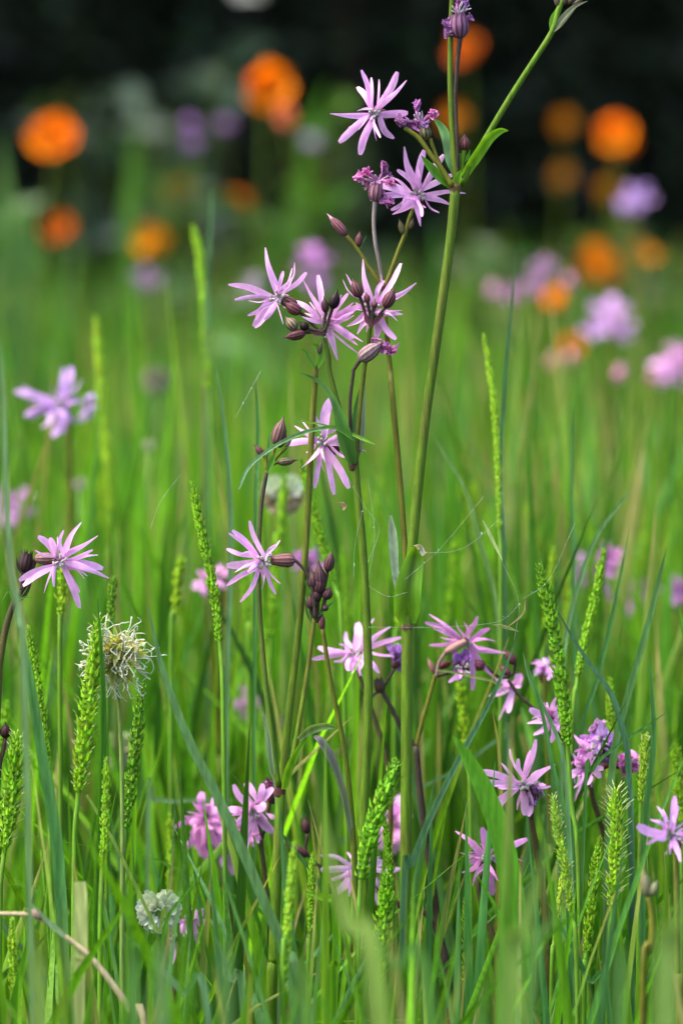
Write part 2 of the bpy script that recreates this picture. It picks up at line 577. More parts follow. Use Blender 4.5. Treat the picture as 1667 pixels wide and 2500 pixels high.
# unseen trees added above the frame, their boughs keep the hedge dark
for k, (tx, ty, lab) in enumerate(((-3.4, 10.6, "broad unseen tree added to shade the end of the hedge beyond the tallest orange flowers"),
                                   (0.4, 11.0, "dense unseen tree added to shade the middle of the hedge behind the tall flower stem"),
                                   (4.0, 10.5, "wide unseen tree added to shade the hedge beyond the paler violet flowers"))):
    tr = tag(empty("added_shade_tree", (tx, ty, 0)), lab, "tree", "unseen trees added to shade the hedge")
    tm = MB()
    tube(tm, [(tx, ty, -0.05), (tx + .1, ty, 1.6), (tx - .05, ty - .1, 3.2), (tx, ty - .2, 5.2)], [0.22, 0.17, 0.13, 0.04], (1, 1, 1), 10)
    for q in range(8):
        an = q * 0.785 + rng.uniform(-.3, .3); ln = rng.uniform(1.6, 3.0)
        z0 = 2.3 + 0.25 * q
        tube(tm, [(tx, ty - .1, z0), (tx + math.cos(an) * ln * .5, ty + math.sin(an) * ln * .5, z0 + .45), (tx + math.cos(an) * ln, ty + math.sin(an) * ln, z0 + .55)], [0.07, 0.045, 0.015], (1, 1, 1), 6)
    tm.build("trunk", M_BARK, tr, Vector((tx, ty, 0)))
    # crown: clumps scattered through a broad flattened volume that droops towards the meadow
    n = 0; cs = []
    while len(cs) < 150:
        p = nrng.uniform(-1, 1, 3)
        if np.linalg.norm(p) < 1:
            cs.append((tx + p[0] * 2.9, ty - 1.4 + p[1] * 3.6, 3.7 + p[2] * 1.5))
    cs = np.array(cs)
    c = np.repeat(cs, 110, 0) + nrng.normal(0, 0.30, (150 * 110, 3))
    c = c[c[:, 2] > 1.95]
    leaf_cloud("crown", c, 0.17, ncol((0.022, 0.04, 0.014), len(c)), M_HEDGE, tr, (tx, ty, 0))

# ------------------------------------------------------------------ the flowering plants in focus
c1, c2, c3 = crop(780, 0, .3189), crop(540, 560, .3189), crop(540, 900, .3189)
c4, c5, c6 = crop(0, 1240, .3571), crop(520, 1240, .3571), crop(1040, 1300, .3999)
c7, c8, c9 = crop(880, 1240, .2551), crop(780, 480, .1913), crop(420, 1780, .2551)
ca, cb, ce = crop(0, 1750, .4464), crop(650, 1750, .4464), crop(1267, 1850, .2764)
cl = crop(0, 600, .3827)
S1, S4, S6, S7, S9, SA = .3189, .3571, .3999, .2551, .2551, .4464


def PP(cf, pts, d):
    return [P(*cf(p[0], p[1]), d + (p[2] if len(p) > 2 else 0)) for p in pts]


# ---- tallest plant: thick stem leaning right, forking at the top
D = 1.6
main = [(1045, 430), (1032, 560), (1006, 750), (976, 960), (956, 1150), (942, 1300), (934, 1450), (932, 1800), (930, 2100), (925, 2352)]
mp = U(main, D)
base = ground_point(mp)
A = Plant("ragged_robin", base, "tallest ragged robin, thick leaning stem forking at the top, starry pink flowers", "wildflower", "ragged robin plants in flower")
A.stem(mp[::-1][:0] + [base] + mp[::-1], [0.0030, 0.0030, 0.0027, 0.0026, 0.0025, 0.0024, 0.0023, 0.0022, 0.0022, 0.0022, 0.0023], STEM_L, STEM_G)
# swollen joints
for (x, y, w) in ((1045, 428, 34), (934, 1440, 36)):
    mb = MB(); tube(mb, U([(x - 1, y + 14), (x, y), (x + 1, y - 12)], D), [0.0022, 0.0029, 0.0022], (0.09, 0.06, 0.025), 10); A.part(mb, "stem_joint", M_STEM)
A.stem(PP(c1, [(1058, 1425), (1030, 1200), (1000, 700), (1000, 300), (1015, -60)], D), [0.0019, 0.0016, 0.0013, 0.0012, 0.0012], STEM_G, name="branch")
A.stem(PP(c1, [(1085, 1410), (1180, 1220, -.002), (1310, 990, -.004), (1460, 740, -.006), (1600, 520, -.008)], D) + PP(crop(1000, 0, .4254), [(815, 180), (850, 60), (900, -60)], D - .009),
       [0.0018, 0.0016, 0.0014, 0.0014, 0.0013, 0.0013, 0.0013, 0.0011], STEM_L, name="branch")
A.stem(PP(c1, [(1062, 1400), (1055, 1150, -.002), (1040, 750, -.003), (1055, 450, -.003), (1072, 290, -.003)], D), [0.0008, 0.0008, 0.0008, 0.001, 0.0013], STEM_D, name="branch")
A.stem(PP(c1, [(1015, 1425), (930, 1290), (860, 1200), (760, 1060), (650, 980)], D - .002), [0.0013, 0.0012, 0.0011, 0.0011, 0.001], STEM_B, name="branch")
A.stem(PP(c1, [(930, 1280), (880, 1160), (845, 1060)], D), [0.0008, 0.0008, 0.0009], STEM_B, name="branch")
A.stem(PP(c1, [(1085, 1400), (1090, 1280), (1105, 1150)], D), [0.0008, 0.0008, 0.001], STEM_L, name="branch")
LP = [0.5, 0.8, 1.0, 1.0, 0.85, 0.55, 0.04]
A.leaf(PP(c1, [(1088, 1400), (1130, 1310, -.003), (1215, 1180, -.006), (1300, 1060, -.008), (1380, 1005, -.009), (1445, 1000, -.008)], D), mm(85 * S1, D), G_LIME, LP, 0.4, 0.3)
A.leaf(PP(c1, [(1035, 1330), (1000, 1230), (975, 1080, .003), (930, 970, .006), (865, 905, .008)], D), mm(82 * S1, D), G_BLUE, LP, 0.35, -0.3)
A.leaf(PP(c1, [(1005, 1432), (930, 1360, -.002), (850, 1280, -.004), (775, 1190, -.005)], D), mm(75 * S1, D), G_MID, LP, 0.4, 0.2)
A.leaf(PP(c1, [(1028, 1445), (1045, 1390, -.003), (1078, 1300, -.004)], D), mm(70 * S1, D), G_LIME, LP, 0.3, 0)
A.leaf(PP(c1, [(1085, 1290), (1075, 1200), (1092, 1180), (1100, 1160)], D), mm(34 * S1, D), G_MID)
A.leaf(PP(c1, [(1100, 1240), (1130, 1200), (1152, 1145)], D), mm(28 * S1, D), G_MID)
A.bud(*c1(1108, 1155), *c1(1108, 1015), 92 * S1, D)
# bud spray at the top of the right branch
cr2 = crop(1000, 0, .4254)
A.leaf(PP(cr2, [(815, 185), (820, 110), (838, 50)], D - .009), mm(17, D), G_LIME)
A.leaf(PP(cr2, [(825, 180), (870, 110), (940, 40), (1020, 5)], D - .01), mm(14, D), (0.28, 0.30, 0.18))
A.leaf(PP(cr2, [(830, 175), (880, 120), (960, 35)], D - .007), mm(12, D), (0.30, 0.30, 0.20))
for (bx, by, tx, ty, w) in ((850, 40, 835, -60, 40), (880, 30, 900, -70, 42), (905, 25, 960, -50, 36), (930, 30, 1010, -20, 30)):
    A.bud(*cr2(bx, by), *cr2(tx, ty), w * .4254, D - .009, gap=(0.16, 0.13, 0.07))
A.flower(*c1(415, 870), conv(c1, S1, [[(290, 665, 55, 20), (320, 535, 68), (395, 595, 30), (285, 850, 25, 30)],
                                      [(455, 610, 25), (595, 550, 62), (665, 615, 52), (545, 745, 25, -25)],
                                      [(675, 865, 68), (565, 1060, 60), (640, 850, 40)],
                                      [(310, 1185, 66), (345, 1120, 50), (435, 1080, 20)],
                                      [(80, 870, 58, -18), (150, 1090, 66), (222, 980, 28)]]), D, axis=(.7, .1, .8))
A.flower(*c1(755, 1490), conv(c1, S1, [[(388, 1408, 78, 22), (384, 1530, 58), (520, 1345, 38, 14), (545, 1610, 36)],
                                       [(648, 1122, 80), (800, 1150, 66), (594, 1300, 44), (748, 1270, 32, 14)],
                                       [(950, 1185, 56), (1012, 1340, 58), (880, 1250, 30)],
                                       [(1118, 1480, 46), (1010, 1572, 62, -12), (810, 1592, 24)],
                                       [(556, 1642, 76), (772, 1732, 72)]]), D + .012, axis=(-.1, .7, .6))
A.withered(*c1(775, 950), [(*c1(745, 805), 13), (*c1(862, 875), 15), (*c1(625, 935), 14), (*c1(690, 950), 12), (*c1(800, 965), 12), (*c1(740, 960), 12)], D,
           c1(815, 1070), c1(795, 960), 105 * S1, hairs=9, gap=(0.22, 0.2, 0.08))
A.withered(*c1(1065, 110), [(*c1(1060, 10), 9), (*c1(975, 180), 13), (*c1(1120, 20), 6), (*c1(985, 260), 10), (*c1(1090, 250), 10), (*c1(1150, 130), 8)], D - .003,
           c1(1072, 292), c1(1060, 100), 150 * S1, hairs=16, gap=(0.26, 0.12, 0.22))

# side branch of the same plant carrying the second flower group
A.stem(PP(c8, [(900, 2195, .012), (850, 1650, .012), (815, 1180, .012)], D)[::-1] + U([(900, 900), (912, 1030), (924, 1180), (932, 1300), (934, 1436)], D + .006),
       [0.001, 0.0011, 0.0013, 0.0014, 0.0014, 0.0014, 0.0015], STEM_B, name="branch")
A.stem(PP(c8, [(800, 1160), (700, 1000), (600, 860), (500, 690), (345, 500)], D + .012), [0.0012, 0.001, 0.0009, 0.0009, 0.0009], STEM_B, name="branch")
A.stem(PP(c8, [(800, 1150), (770, 900), (715, 620), (690, 350), (705, 50)], D + .012), [0.0009, 0.0009, 0.0009, 0.0009, 0.0011], (0.16, 0.13, 0.12), name="branch")
A.stem(PP(c8, [(830, 1150), (900, 980), (1000, 700), (1090, 470), (1150, 260)], D + .012) + [P(*c1(752, 1530), D + .017)], [0.0011, 0.0011, 0.001, 0.001, 0.0009, 0.0009], STEM_B, name="branch")
mb = MB(); tube(mb, PP(c8, [(790, 1090), (805, 1150), (815, 1200)], D + .012), [0.0012, 0.0019, 0.0013], (0.07, 0.035, 0.035), 8); A.part(mb, "stem_joint", M_STEM)
A.bud(*c8(345, 495), *c8(95, 215), 140 * .1913, D + .012, gap=(0.30, 0.13, 0.14), tipcol=(0.62, 0.27, 0.42))
A.bud(*c8(490, 640), *c8(515, 430), 100 * .1913, D + .012)
A.bud(*c8(1075, 490), *c8(1010, 270), 90 * .1913, D + .012, gap=(0.16, 0.13, 0.05))
A.bud(*c8(1140, 420), *c8(1200, 260), 80 * .1913, D + .012, gap=(0.2, 0.13, 0.07))
A.leaf(PP(c8, [(470, 700), (520, 640), (600, 490)], D + .012), mm(6, D), G_BLUE)
A.leaf(PP(c8, [(880, 1060), (1080, 1180), (1250, 1365)], D + .016), mm(7, D), G_MID)
A.withered(*c1(450, 1400), [(*c1(300, 1365), 15), (*c1(370, 1320), 12), (*c1(508, 1310), 17), (*c1(400, 1420), 12), (*c1(520, 1540), 14), (*c1(545, 1400), 10)], D + .012,
           c1(425, 1545), c1(440, 1395), 120 * S1, hairs=8, gap=(0.33, 0.14, 0.2), col=(0.40, 0.16, 0.32))
# clasping leaf pair at the lower joint
LQ = [0.75, 1.0, 1.0, 0.9, 0.75, 0.6, 0.35, 0.1]
A.leaf(PP(c7, [(455, 1115), (445, 950, -.004), (455, 780, -.006), (490, 600, -.006), (520, 470, -.006), (535, 380, -.008)], D - .002), mm(262 * S7, D), (0.15, 0.34, 0.018), [0.55, 0.95, 1.0, 0.95, 0.85, 0.72, 0.6, 0.4], 0.35, 0.1, rib=.3)
A.leaf(PP(c7, [(520, 378), (570, 385, -.003), (605, 450, -.004)], D - .01), mm(95 * S7, D), (0.42, 0.40, 0.38), [0.8, 1, 0.7], 0.2, 0.9, name="dry_leaf_tip")
A.leaf(PP(c7, [(440, 1110, .004), (390, 900, .01), (330, 600, .02), (310, 300, .03), (285, 70, .035)], D), mm(110 * S7, D), (0.22, 0.30, 0.17), [0.5, 0.7, 0.7, 0.7, 0.9, 0.8, 0.2], 0.3, 0.4, name="withered_leaf")

# ---- middle plant with the dark clasping leaf
D = 1.6
mp = U([(813, 1040), (816, 1090), (825, 1180), (835, 1300), (845, 1540), (842, 1700), (834, 1900), (836, 2100), (838, 2352)], D)
base = ground_point(mp)
B = Plant("ragged_robin", base, "ragged robin with long dark clasping leaf halfway up and two flowering forks", "wildflower", "ragged robin plants in flower")
B.stem([base] + mp[::-1], [0.0026, 0.0026, 0.0025, 0.0022, 0.0021, 0.002, 0.0019, 0.0018, 0.0018, 0.0018], STEM_L, STEM_G)
mb = MB(); tube(mb, PP(c3, [(1015, 780), (1010, 720), (1010, 660)], D), [0.0018, 0.0025, 0.0017], (0.06, 0.02, 0.02), 9); B.part(mb, "stem_joint", M_STEM)
B.stem(PP(c3, [(1005, 730), (960, 520), (900, 300), (830, 30)], D) + PP(c2, [(820, 980), (790, 830)], D), [0.0014, 0.0012, 0.0012, 0.0011, 0.0011, 0.0011], STEM_G, name="branch")
B.stem(PP(c3, [(1025, 720), (1045, 480), (1065, 250), (1090, 30)], D + .004) + PP(c2, [(1100, 1030, .004), (1125, 880, .002), (1140, 740)], D), [0.0015, 0.0012, 0.0011, 0.0011, 0.001, 0.001, 0.001], STEM_B, STEM_G, name="branch")
B.stem(PP(c3, [(1005, 700), (990, 450, -.002), (985, 250, -.003), (1010, 30, -.004)], D) + PP(c2, [(1010, 1080, -.004), (1060, 1000, -.004)], D), [0.0009, 0.0008, 0.0008, 0.0008, 0.0008, 0.001], STEM_D, name="branch")
B.leaf(PP(c3, [(1010, 735, -.003), (975, 620, -.005), (935, 480, -.006), (890, 320, -.005), (830, 190, -.003), (740, 95), (612, 32, .002)], D), mm(120 * S1, D), G_DARK, [0.5, 0.9, 1.0, 0.75, 0.45, 0.3, 0.25, 0.1], 0.45, 0.25)
B.leaf(PP(c3, [(1020, 545, -.006), (880, 455, -.008), (780, 455, -.010), (600, 500, -.012), (400, 600, -.014), (220, 745, -.016), (135, 920, -.018)], D), mm(30 * S1, D), G_MID, [0.7, 0.9, 1, 1, 0.9, 0.8, 0.5], 0.4, 0.2, col2=(0.16, 0.30, 0.16))
B.leaf(PP(c3, [(1000, 500, -.005), (1090, 540, -.007), (1180, 580, -.009)], D), mm(26 * S1, D), G_LIME, [0.8, 1, 0.7, 0.2], 0.4)
B.leaf(PP(c3, [(900, 460, -.009), (760, 425, -.009), (620, 405, -.008), (495, 408, -.006)], D), mm(15 * S1, D), G_LIME)
B.leaf(PP(c3, [(1015, 700, -.001), (1005, 520, .002), (1030, 300, .006), (1085, 60, .008)], D), mm(50 * S1, D), G_BLUE, None, 0.3, 0.5)
B.leaf(PP(c3, [(1040, 690, .004), (1075, 540, .006), (1090, 350, .008), (1105, 100, .008)], D), mm(48 * S1, D), (0.17, 0.24, 0.15), None, 0.3, -0.4)
B.flower(*c3(775, 565), conv(c3, S1, [[(838, 225, 88), (888, 182, 18)], [(562, 438, 46), (508, 580, 60), (655, 640, 35), (618, 398, 14)],
                                      [(612, 760, 58), (715, 915, 46), (790, 792, 30)], [(865, 965, 50), (977, 917, 66), (950, 682, 30)],
                                      [(920, 508, 62), (1107, 632, 30), (940, 600, 40)]]), D + .006, axis=(.8, .5, .4))
J0 = P(*c2(785, 800), D)
# left of the three heads
b = B.flower(*c2(440, 520), conv(c2, S1, [[(338, 138, 66), (475, 320, 36), (380, 385, 20)], [(652, 330, 42), (550, 362, 20), (545, 295, 14)],
                                          [(60, 425, 92, 22), (105, 540, 34, 22), (208, 545, 18)], [(250, 748, 82), (475, 725, 10, 12), (330, 690, 52)],
                                          [(490, 602, 58), (560, 545, 36)]]), D - .002, axis=(.9, .45, .2), gap=(0.24, 0.12, 0.1))
B.stem(PP(c2, [(785, 815), (700, 730), (610, 640)], D - .002), [0.0008, 0.0007, 0.0008], STEM_D, name="branch")
B.bud(*c2(612, 640), *c2(470, 555), 100 * S1, D - .004)
B.flower(*c2(800, 720), conv(c2, S1, [[(628, 388, 48), (740, 348, 54), (790, 450, 30)], [(545, 547, 46), (620, 668, 62), (640, 640, 45)],
                                      [(920, 500, 62), (970, 490, 36), (1012, 560, 55)], [(1142, 558, 84, -14), (1042, 886, 62)],
                                      [(890, 1002, 62), (820, 932, 34), (1045, 947, 22, 14)]]), D + .005, axis=(.1, .5, .8))
B.flower(*c2(1160, 610), conv(c2, S1, [[(1085, 228, 62), (955, 340, 62), (1228, 345, 24, 22)], [(1375, 258, 54), (1492, 410, 62), (1245, 390, 36)],
                                       [(1388, 650, 62), (1337, 842, 54), (1347, 700, 18)], [(1190, 832, 78), (1110, 790, 52)],
                                       [(960, 742, 62), (1040, 802, 62), (1032, 560, 40)]]), D + .005, axis=(0, .8, .5))
for (bx, by, tx, ty, w, g) in ((645, 790, 470, 832, 90, GAP), (575, 765, 488, 665, 100, (0.34, 0.26, 0.16)), (662, 768, 598, 703, 76, RIB),
                               (850, 608, 892, 455, 90, RIB), (800, 640, 785, 508, 62, (0.08, 0.03, 0.035)), (1062, 522, 1000, 368, 98, GAP),
                               (1252, 602, 1332, 440, 98, GAP), (1120, 562, 1108, 478, 54, GAP), (1165, 600, 1185, 540, 50, GAP)):
    B.bud(*c2(bx, by), *c2(tx, ty), w * S1, D - .006, gap=g)
for pts in ([(785, 800), (720, 790), (645, 790)], [(785, 790), (730, 775), (665, 765)], [(785, 790), (790, 700), (800, 640)], [(790, 780), (825, 680), (850, 605)],
            [(1140, 735), (1100, 640), (1062, 520)], [(1145, 740), (1135, 650), (1120, 560)], [(1150, 735), (1190, 680), (1252, 600)], [(1148, 730), (1160, 670), (1165, 600)],
            [(785, 810), (800, 760), (800, 725)], [(1145, 735), (1150, 670), (1160, 620)]):
    B.stem(PP(c2, pts, D - .004), [0.0009, 0.0007, 0.0008], STEM_D, name="branch", sides=6)
for pts, w, cc in (([(1150, 735), (1110, 690), (1095, 610)], 34, (0.14, 0.04, 0.06)), ([(1150, 740), (1200, 690), (1265, 620)], 36, (0.14, 0.04, 0.06)), ([(780, 810), (720, 800), (660, 770)], 30, (0.12, 0.05, 0.05))):
    B.leaf(PP(c2, pts, D - .005), mm(w * S1, D), cc, name="bract")
mb = MB(); calyx(mb, P(*c2(1055, 1000), D - .004), P(*c2(1230, 868), D - .006), mm(118 * S1, D), (0.055, 0.025, 0.035), (0.42, 0.28, 0.28), [(0, .2), (.06, .6), (.2, .92), (.4, 1), (.62, .9), (.8, .6), (.92, .42), (1, .34)])
nb = B.part(mb, "nodding_seed_pod", M_BUD)
for (x, y, r) in ((1270, 905, 16), (1290, 925, 14), (1170, 850, 10)):
    km = MB(); e = P(*c2(x, y), D - .006)
    for q in range(7):
        o = [e + Vector((rng.gauss(0, 1), rng.gauss(0, .8), rng.gauss(0, 1))) * mm(r, D) * 0.55 for _ in range(4)]
        ribbon(km, o, mm(r * .8, D), jit((0.5, 0.18, 0.42), .4), [0.5, 1, 1, 0.5], 0.5, rng.uniform(-1, 1), 3, None, 2.0)
    tube(km, [P(*c2(1215, 880), D - .006), e], [0.0007, 0.0008], (0.4, 0.15, 0.3), 5, seg=2)
    B.part(km, "shrivelled_petal", M_PETAL, nb)

# ---- plant forking low down into three stems
D = 1.6
mp = U([(645, 1805), (640, 1900), (633, 2050), (628, 2200), (622, 2352)], D)
base = ground_point(mp)
C = Plant("ragged_robin", base, "ragged robin forking low into three stems, one nodding side-on pink flower", "wildflower", "ragged robin plants in flower")
C.stem([base] + mp[::-1], [0.0026, 0.0026, 0.0025, 0.0024, 0.0022, 0.0022], STEM_L, STEM_L)
mb = MB(); tube(mb, U([(642, 1830), (644, 1812), (648, 1796)], D), [0.0022, 0.0028, 0.002], (0.07, 0.025, 0.02), 9); C.part(mb, "stem_joint", M_STEM)
C.stem(U([(648, 1810), (655, 1720), (670, 1580), (690, 1400), (705, 1200), (715, 1000), (725, 840)], D + .004), [0.002, 0.0018, 0.0017, 0.0016, 0.0015, 0.0014, 0.0013], STEM_L, STEM_B, name="branch")
C.stem(U([(640, 1805), (625, 1700), (605, 1520), (594, 1350), (598, 1180), (612, 1085)], D - .002), [0.0013, 0.0013, 0.0012, 0.0011, 0.001, 0.0009], STEM_L, STEM_D, name="branch")
C.stem(U([(655, 1805), (672, 1740), (700, 1580), (715, 1470), (722, 1420)], D - .004), [0.0013, 0.0012, 0.0011, 0.001, 0.001], STEM_L, STEM_B, name="branch")
C.leaf(PP(c9, [(1070, 580, -.006), (1110, 420, -.01), (1180, 250, -.014), (1290, 70, -.016)], D), mm(85 * S9, D), G_LIME, [0.5, 0.9, 1.0, 0.85, 0.6, 0.35], 0.4, 0.1)
C.leaf(U([(685, 1698, -.016), (715, 1676, -.018), (750, 1668, -.02), (770, 1672, -.02)], D), mm(22, D), (0.16, 0.26, 0.08), [0.5, 1, 0.8, 0.2], 0.5, 0.2)
C.leaf(PP(c9, [(1000, 560), (960, 400), (910, 200), (890, -20)], D + .004), mm(8, D), (0.2, 0.3, 0.14), [0.5, 1, 0.8, 0.3])
C.leaf(U([(640, 1800), (625, 1770, -.004), (618, 1700, -.006), (610, 1640, -.006)], D), mm(14, D), (0.18, 0.27, 0.14))
C.flower(*c5(350, 360), conv(c5, S4, [[(108, 173, 44, 10), (133, 153, 40, 10), (93, 280, 36)], [(250, 88, 42), (395, 295, 40), (427, 250, 24)],
                                      [(93, 395, 66), (150, 440, 30)], [(98, 530, 46), (190, 642, 46), (250, 552, 28)], [(430, 590, 36), (345, 520, 30)]]), D - .006, axis=(1, 0, .15), L=.019, cal=False)
mb = MB(); calyx(mb, P(*c5(562, 358), D - .004), P(*c5(385, 358), D - .006), mm(96 * S4, D), (0.06, 0.015, 0.025), (0.32, 0.15, 0.14), [(0, .25), (.08, .75), (.25, 1), (.5, .92), (.75, .72), (.92, .62), (1, .66)], True)
C.part(mb, "calyx", M_BUD)
C.stem(PP(c5, [(560, 355), (610, 405), (645, 460), (680, 560), (700, 760)], D - .005), [0.0008, 0.0007, 0.0007, 0.0008, 0.0009], STEM_D, name="branch")
for (bx, by, tx, ty, w) in ((780, 438, 818, 285, 76), (690, 555, 675, 420, 84), (735, 560, 722, 355, 88), (715, 590, 742, 430, 90), (765, 625, 805, 535, 76), (668, 695, 660, 580, 62), (762, 705, 772, 655, 48), (700, 640, 705, 540, 70)):
    C.bud(*c5(bx, by), *c5(tx, ty), w * S4, D - .004, gap=(0.12, 0.05, 0.055))
for pts in ([(700, 790), (680, 740), (668, 695)], [(705, 780), (715, 690), (715, 590)], [(705, 780), (740, 720), (765, 620)], [(715, 640), (760, 540), (780, 435)]):
    C.stem(PP(c5, pts, D - .003), [0.001, 0.0008, 0.0009], STEM_D, name="branch", sides=6)
C.leaf(PP(c5, [(680, 790), (645, 720), (622, 580)], D - .004), mm(7, D), G_DARK)
C.leaf(PP(c5, [(665, 560), (640, 520), (620, 485)], D - .004), mm(8, D), G_DARK)
C.leaf(PP(c5, [(720, 740), (780, 680), (842, 628)], D - .004), mm(7, D), G_BLUE)
# buds on the left stem
for (bx, by, tx, ty, w, g) in ((415, 585, 482, 355, 112, (0.26, 0.13, 0.12)), (440, 605, 505, 470, 62, GAP), (332, 672, 248, 578, 56, GAP), (430, 718, 595, 698, 72, (0.2, 0.18, 0.09)), (500, 600, 540, 495, 40, (0.3, 0.3, 0.22))):
    C.bud(*c3(bx, by), *c3(tx, ty), w * S1, D - .002, gap=g)
for pts in ([(350, 770), (390, 680), (415, 580)], [(350, 770), (345, 710), (330, 670)], [(360, 760), (400, 730), (432, 716)], [(370, 740), (430, 670), (500, 600)]):
    C.stem(PP(c3, pts, D - .002), [0.001, 0.0008, 0.0008], STEM_B, name="branch", sides=6)
C.leaf(PP(c3, [(350, 700), (365, 600), (370, 465)], D), mm(9, D), G_BLUE)
C.leaf(PP(c3, [(355, 790), (390, 700), (415, 640)], D - .004), mm(16, D), G_MID)
# small leafy top of the middle stem
C.leaf(PP(c2, [(725, 1060), (760, 980), (740, 900), (690, 880)], D + .003), mm(70 * S1, D), G_LIME, [0.5, 0.9, 1.0, 0.7, 0.1], 0.3)
C.leaf(PP(c2, [(720, 1060), (680, 1000), (640, 930), (600, 920)], D + .002), mm(34 * S1, D), G_MID)
C.bud(*c2(745, 960), *c2(770, 850), 50 * S1, D + .004, gap=(0.25, 0.2, 0.12))

# ---- thin plant behind the bud cluster
D = 1.62
mp = U([(740, 1440), (758, 1560), (785, 1690), (800, 1800), (812, 1950), (818, 2150), (820, 2352)], D)
base = ground_point(mp)
T = Plant("ragged_robin", base, "slim speckled flower stem without open flowers beside the dark bud cluster", "wildflower", "ragged robin plants in flower")
T.stem([base] + mp[::-1], [0.0018, 0.0018, 0.0016, 0.0014, 0.0013, 0.0012, 0.0011, 0.001], STEM_L, STEM_B)
T.leaf(U([(812, 1950), (795, 1850, -.004), (770, 1760, -.008), (740, 1705, -.008), (722, 1690, -.006)], D), mm(24, D), (0.15, 0.22, 0.14), [0.4, 0.7, 0.8, 1, 0.8, 0.3], 0.4, 0.5, name="withered_leaf", col2=(0.16, 0.13, 0.15))
T.bud(740 * K, 1448 * K, 738 * K, 1400 * K, 18, D)

# ---- left-edge plant
D = 1.6
mp = PP(c4, [(190, 510), (120, 610), (70, 720), (35, 850), (8, 1000), (-10, 1180)], D) + U([(-12, 1800), (-15, 2352)], D)
base = ground_point(mp)
E = Plant("ragged_robin", base, "ragged robin with dark purplish stem and one flat pink star beside an open dark calyx", "wildflower", "ragged robin plants in flower")
E.stem([base] + mp[::-1], [0.0022, 0.0022, 0.002, 0.0018, 0.0016, 0.0016, 0.0015, 0.0013, 0.001], STEM_B, STEM_D)
E.flower(*c4(410, 365), conv(c4, S4, [[(558, 98, 54), (672, 190, 60), (437, 153, 36)], [(262, 195, 52, 24), (345, 205, 50)],
                                      [(672, 322, 36), (636, 288, 32), (707, 415, 56), (746, 480, 56)], [(545, 687, 72), (547, 577, 30), (580, 485, 18)],
                                      [(160, 532, 56, 12), (133, 497, 48, 12), (370, 540, 36)]]), D - .004, axis=(-.8, 0, .5))
mb = MB(); calyx(mb, P(*c4(240, 345), D - .002), P(*c4(385, 345), D - .002), mm(86 * S4, D), (0.05, 0.012, 0.02), (0.36, 0.2, 0.19), OPEN, True); E.part(mb, "calyx", M_BUD)
E.stem(PP(c4, [(190, 515), (215, 440), (245, 350)], D), [0.001, 0.0009, 0.001], STEM_D, name="branch")
mb = MB(); calyx(mb, P(*c4(165, 440), D), P(*c4(190, 300), D), mm(100 * S4, D), (0.018, 0.008, 0.01), (0.06, 0.03, 0.03), OPEN, True); E.part(mb, "bud", M_BUD)
E.stem(PP(c4, [(150, 560), (155, 500), (165, 438)], D), [0.0012, 0.001, 0.0012], STEM_D, name="branch")
for pts, w, cc in (([(95, 630), (60, 560), (0, 660)], 26, G_MID), ([(110, 630), (170, 612), (240, 615)], 14, G_LIME), ([(150, 450), (125, 400), (115, 330)], 16, STEM_D), ([(120, 650), (190, 570), (240, 420)], 26, STEM_D)):
    E.leaf(PP(c4, pts, D - .002), mm(w * S4, D), cc)
E.bud(*c4(40, 1575), *c4(40, 1460), 78 * S4, D, gap=(0.05, 0.02, 0.02))
E.stem(PP(c4, [(40, 1575), (22, 1680), (0, 1800)], D) + U([(-10, 1980)], D), [0.001, 0.0009, 0.0009, 0.001], STEM_D, name="branch")
E.leaf(PP(c4, [(15, 1690), (40, 1640), (70, 1600)], D), mm(7, D), (0.3, 0.28, 0.24))

# ---- dark-stemmed plant right of the tall stem
D = 1.68
mp = U([(955, 1712), (965, 1830), (985, 1980), (1010, 2150), (1035, 2352)], D)
base = ground_point(mp)
F = Plant("ragged_robin", base, "ragged robin with blackish forked stem and ragged drooping pink flower with red buds", "wildflower", "ragged robin plants in flower")
F.stem([base] + mp[::-1], [0.0022, 0.0020, 0.0018, 0.0017, 0.0016, 0.0015], STEM_D, STEM_D)
F.stem(U([(955, 1715), (925, 1680), (895, 1620), (872, 1580)], D), [0.0012, 0.0011, 0.0011, 0.0011], STEM_D, name="branch")
F.stem(U([(955, 1715), (968, 1660), (985, 1600), (1000, 1545)], D), [0.0012, 0.0011, 0.001, 0.0009], STEM_B, name="branch")
F.stem(U([(1014, 2160), (985, 2110), (960, 2080), (945, 2050)], D), [0.0012, 0.0011, 0.0011, 0.0011], STEM_D, name="branch")
mb = MB(); calyx(mb, P(*c7(195, 1770), D), P(*c7(165, 1630), D), mm(105 * S7, D), (0.03, 0.02, 0.015), (0.08, 0.05, 0.03), OPEN, True); F.part(mb, "bud", M_BUD)
F.flower(*c7(1010, 1280), conv(c7, S7, [[(655, 1018, 48), (615, 1098, 50), (690, 1150, 48)], [(655, 1312, 52), (760, 1240, 40)], [(910, 1058, 38), (985, 1090, 32), (1117, 1038, 42)],
                                        [(1232, 1150, 56), (1288, 1275, 50)], [(1390, 1390, 70), (1305, 1645, 66), (1070, 1745, 60)]]), D, axis=(-.8, .5, .3), cal=False, col=PINK2)
mb = MB(); calyx(mb, P(*c7(805, 1385), D - .004), P(*c7(1010, 1275), D - .003), mm(86 * S7, D), (0.22, 0.08, 0.09), (0.45, 0.28, 0.22), OPEN); F.part(mb, "calyx", M_BUD)
F.stem(PP(c7, [(720, 1620), (750, 1480), (810, 1385)], D - .003), [0.0008, 0.0008, 0.0009], (0.16, 0.1, 0.09), name="branch")
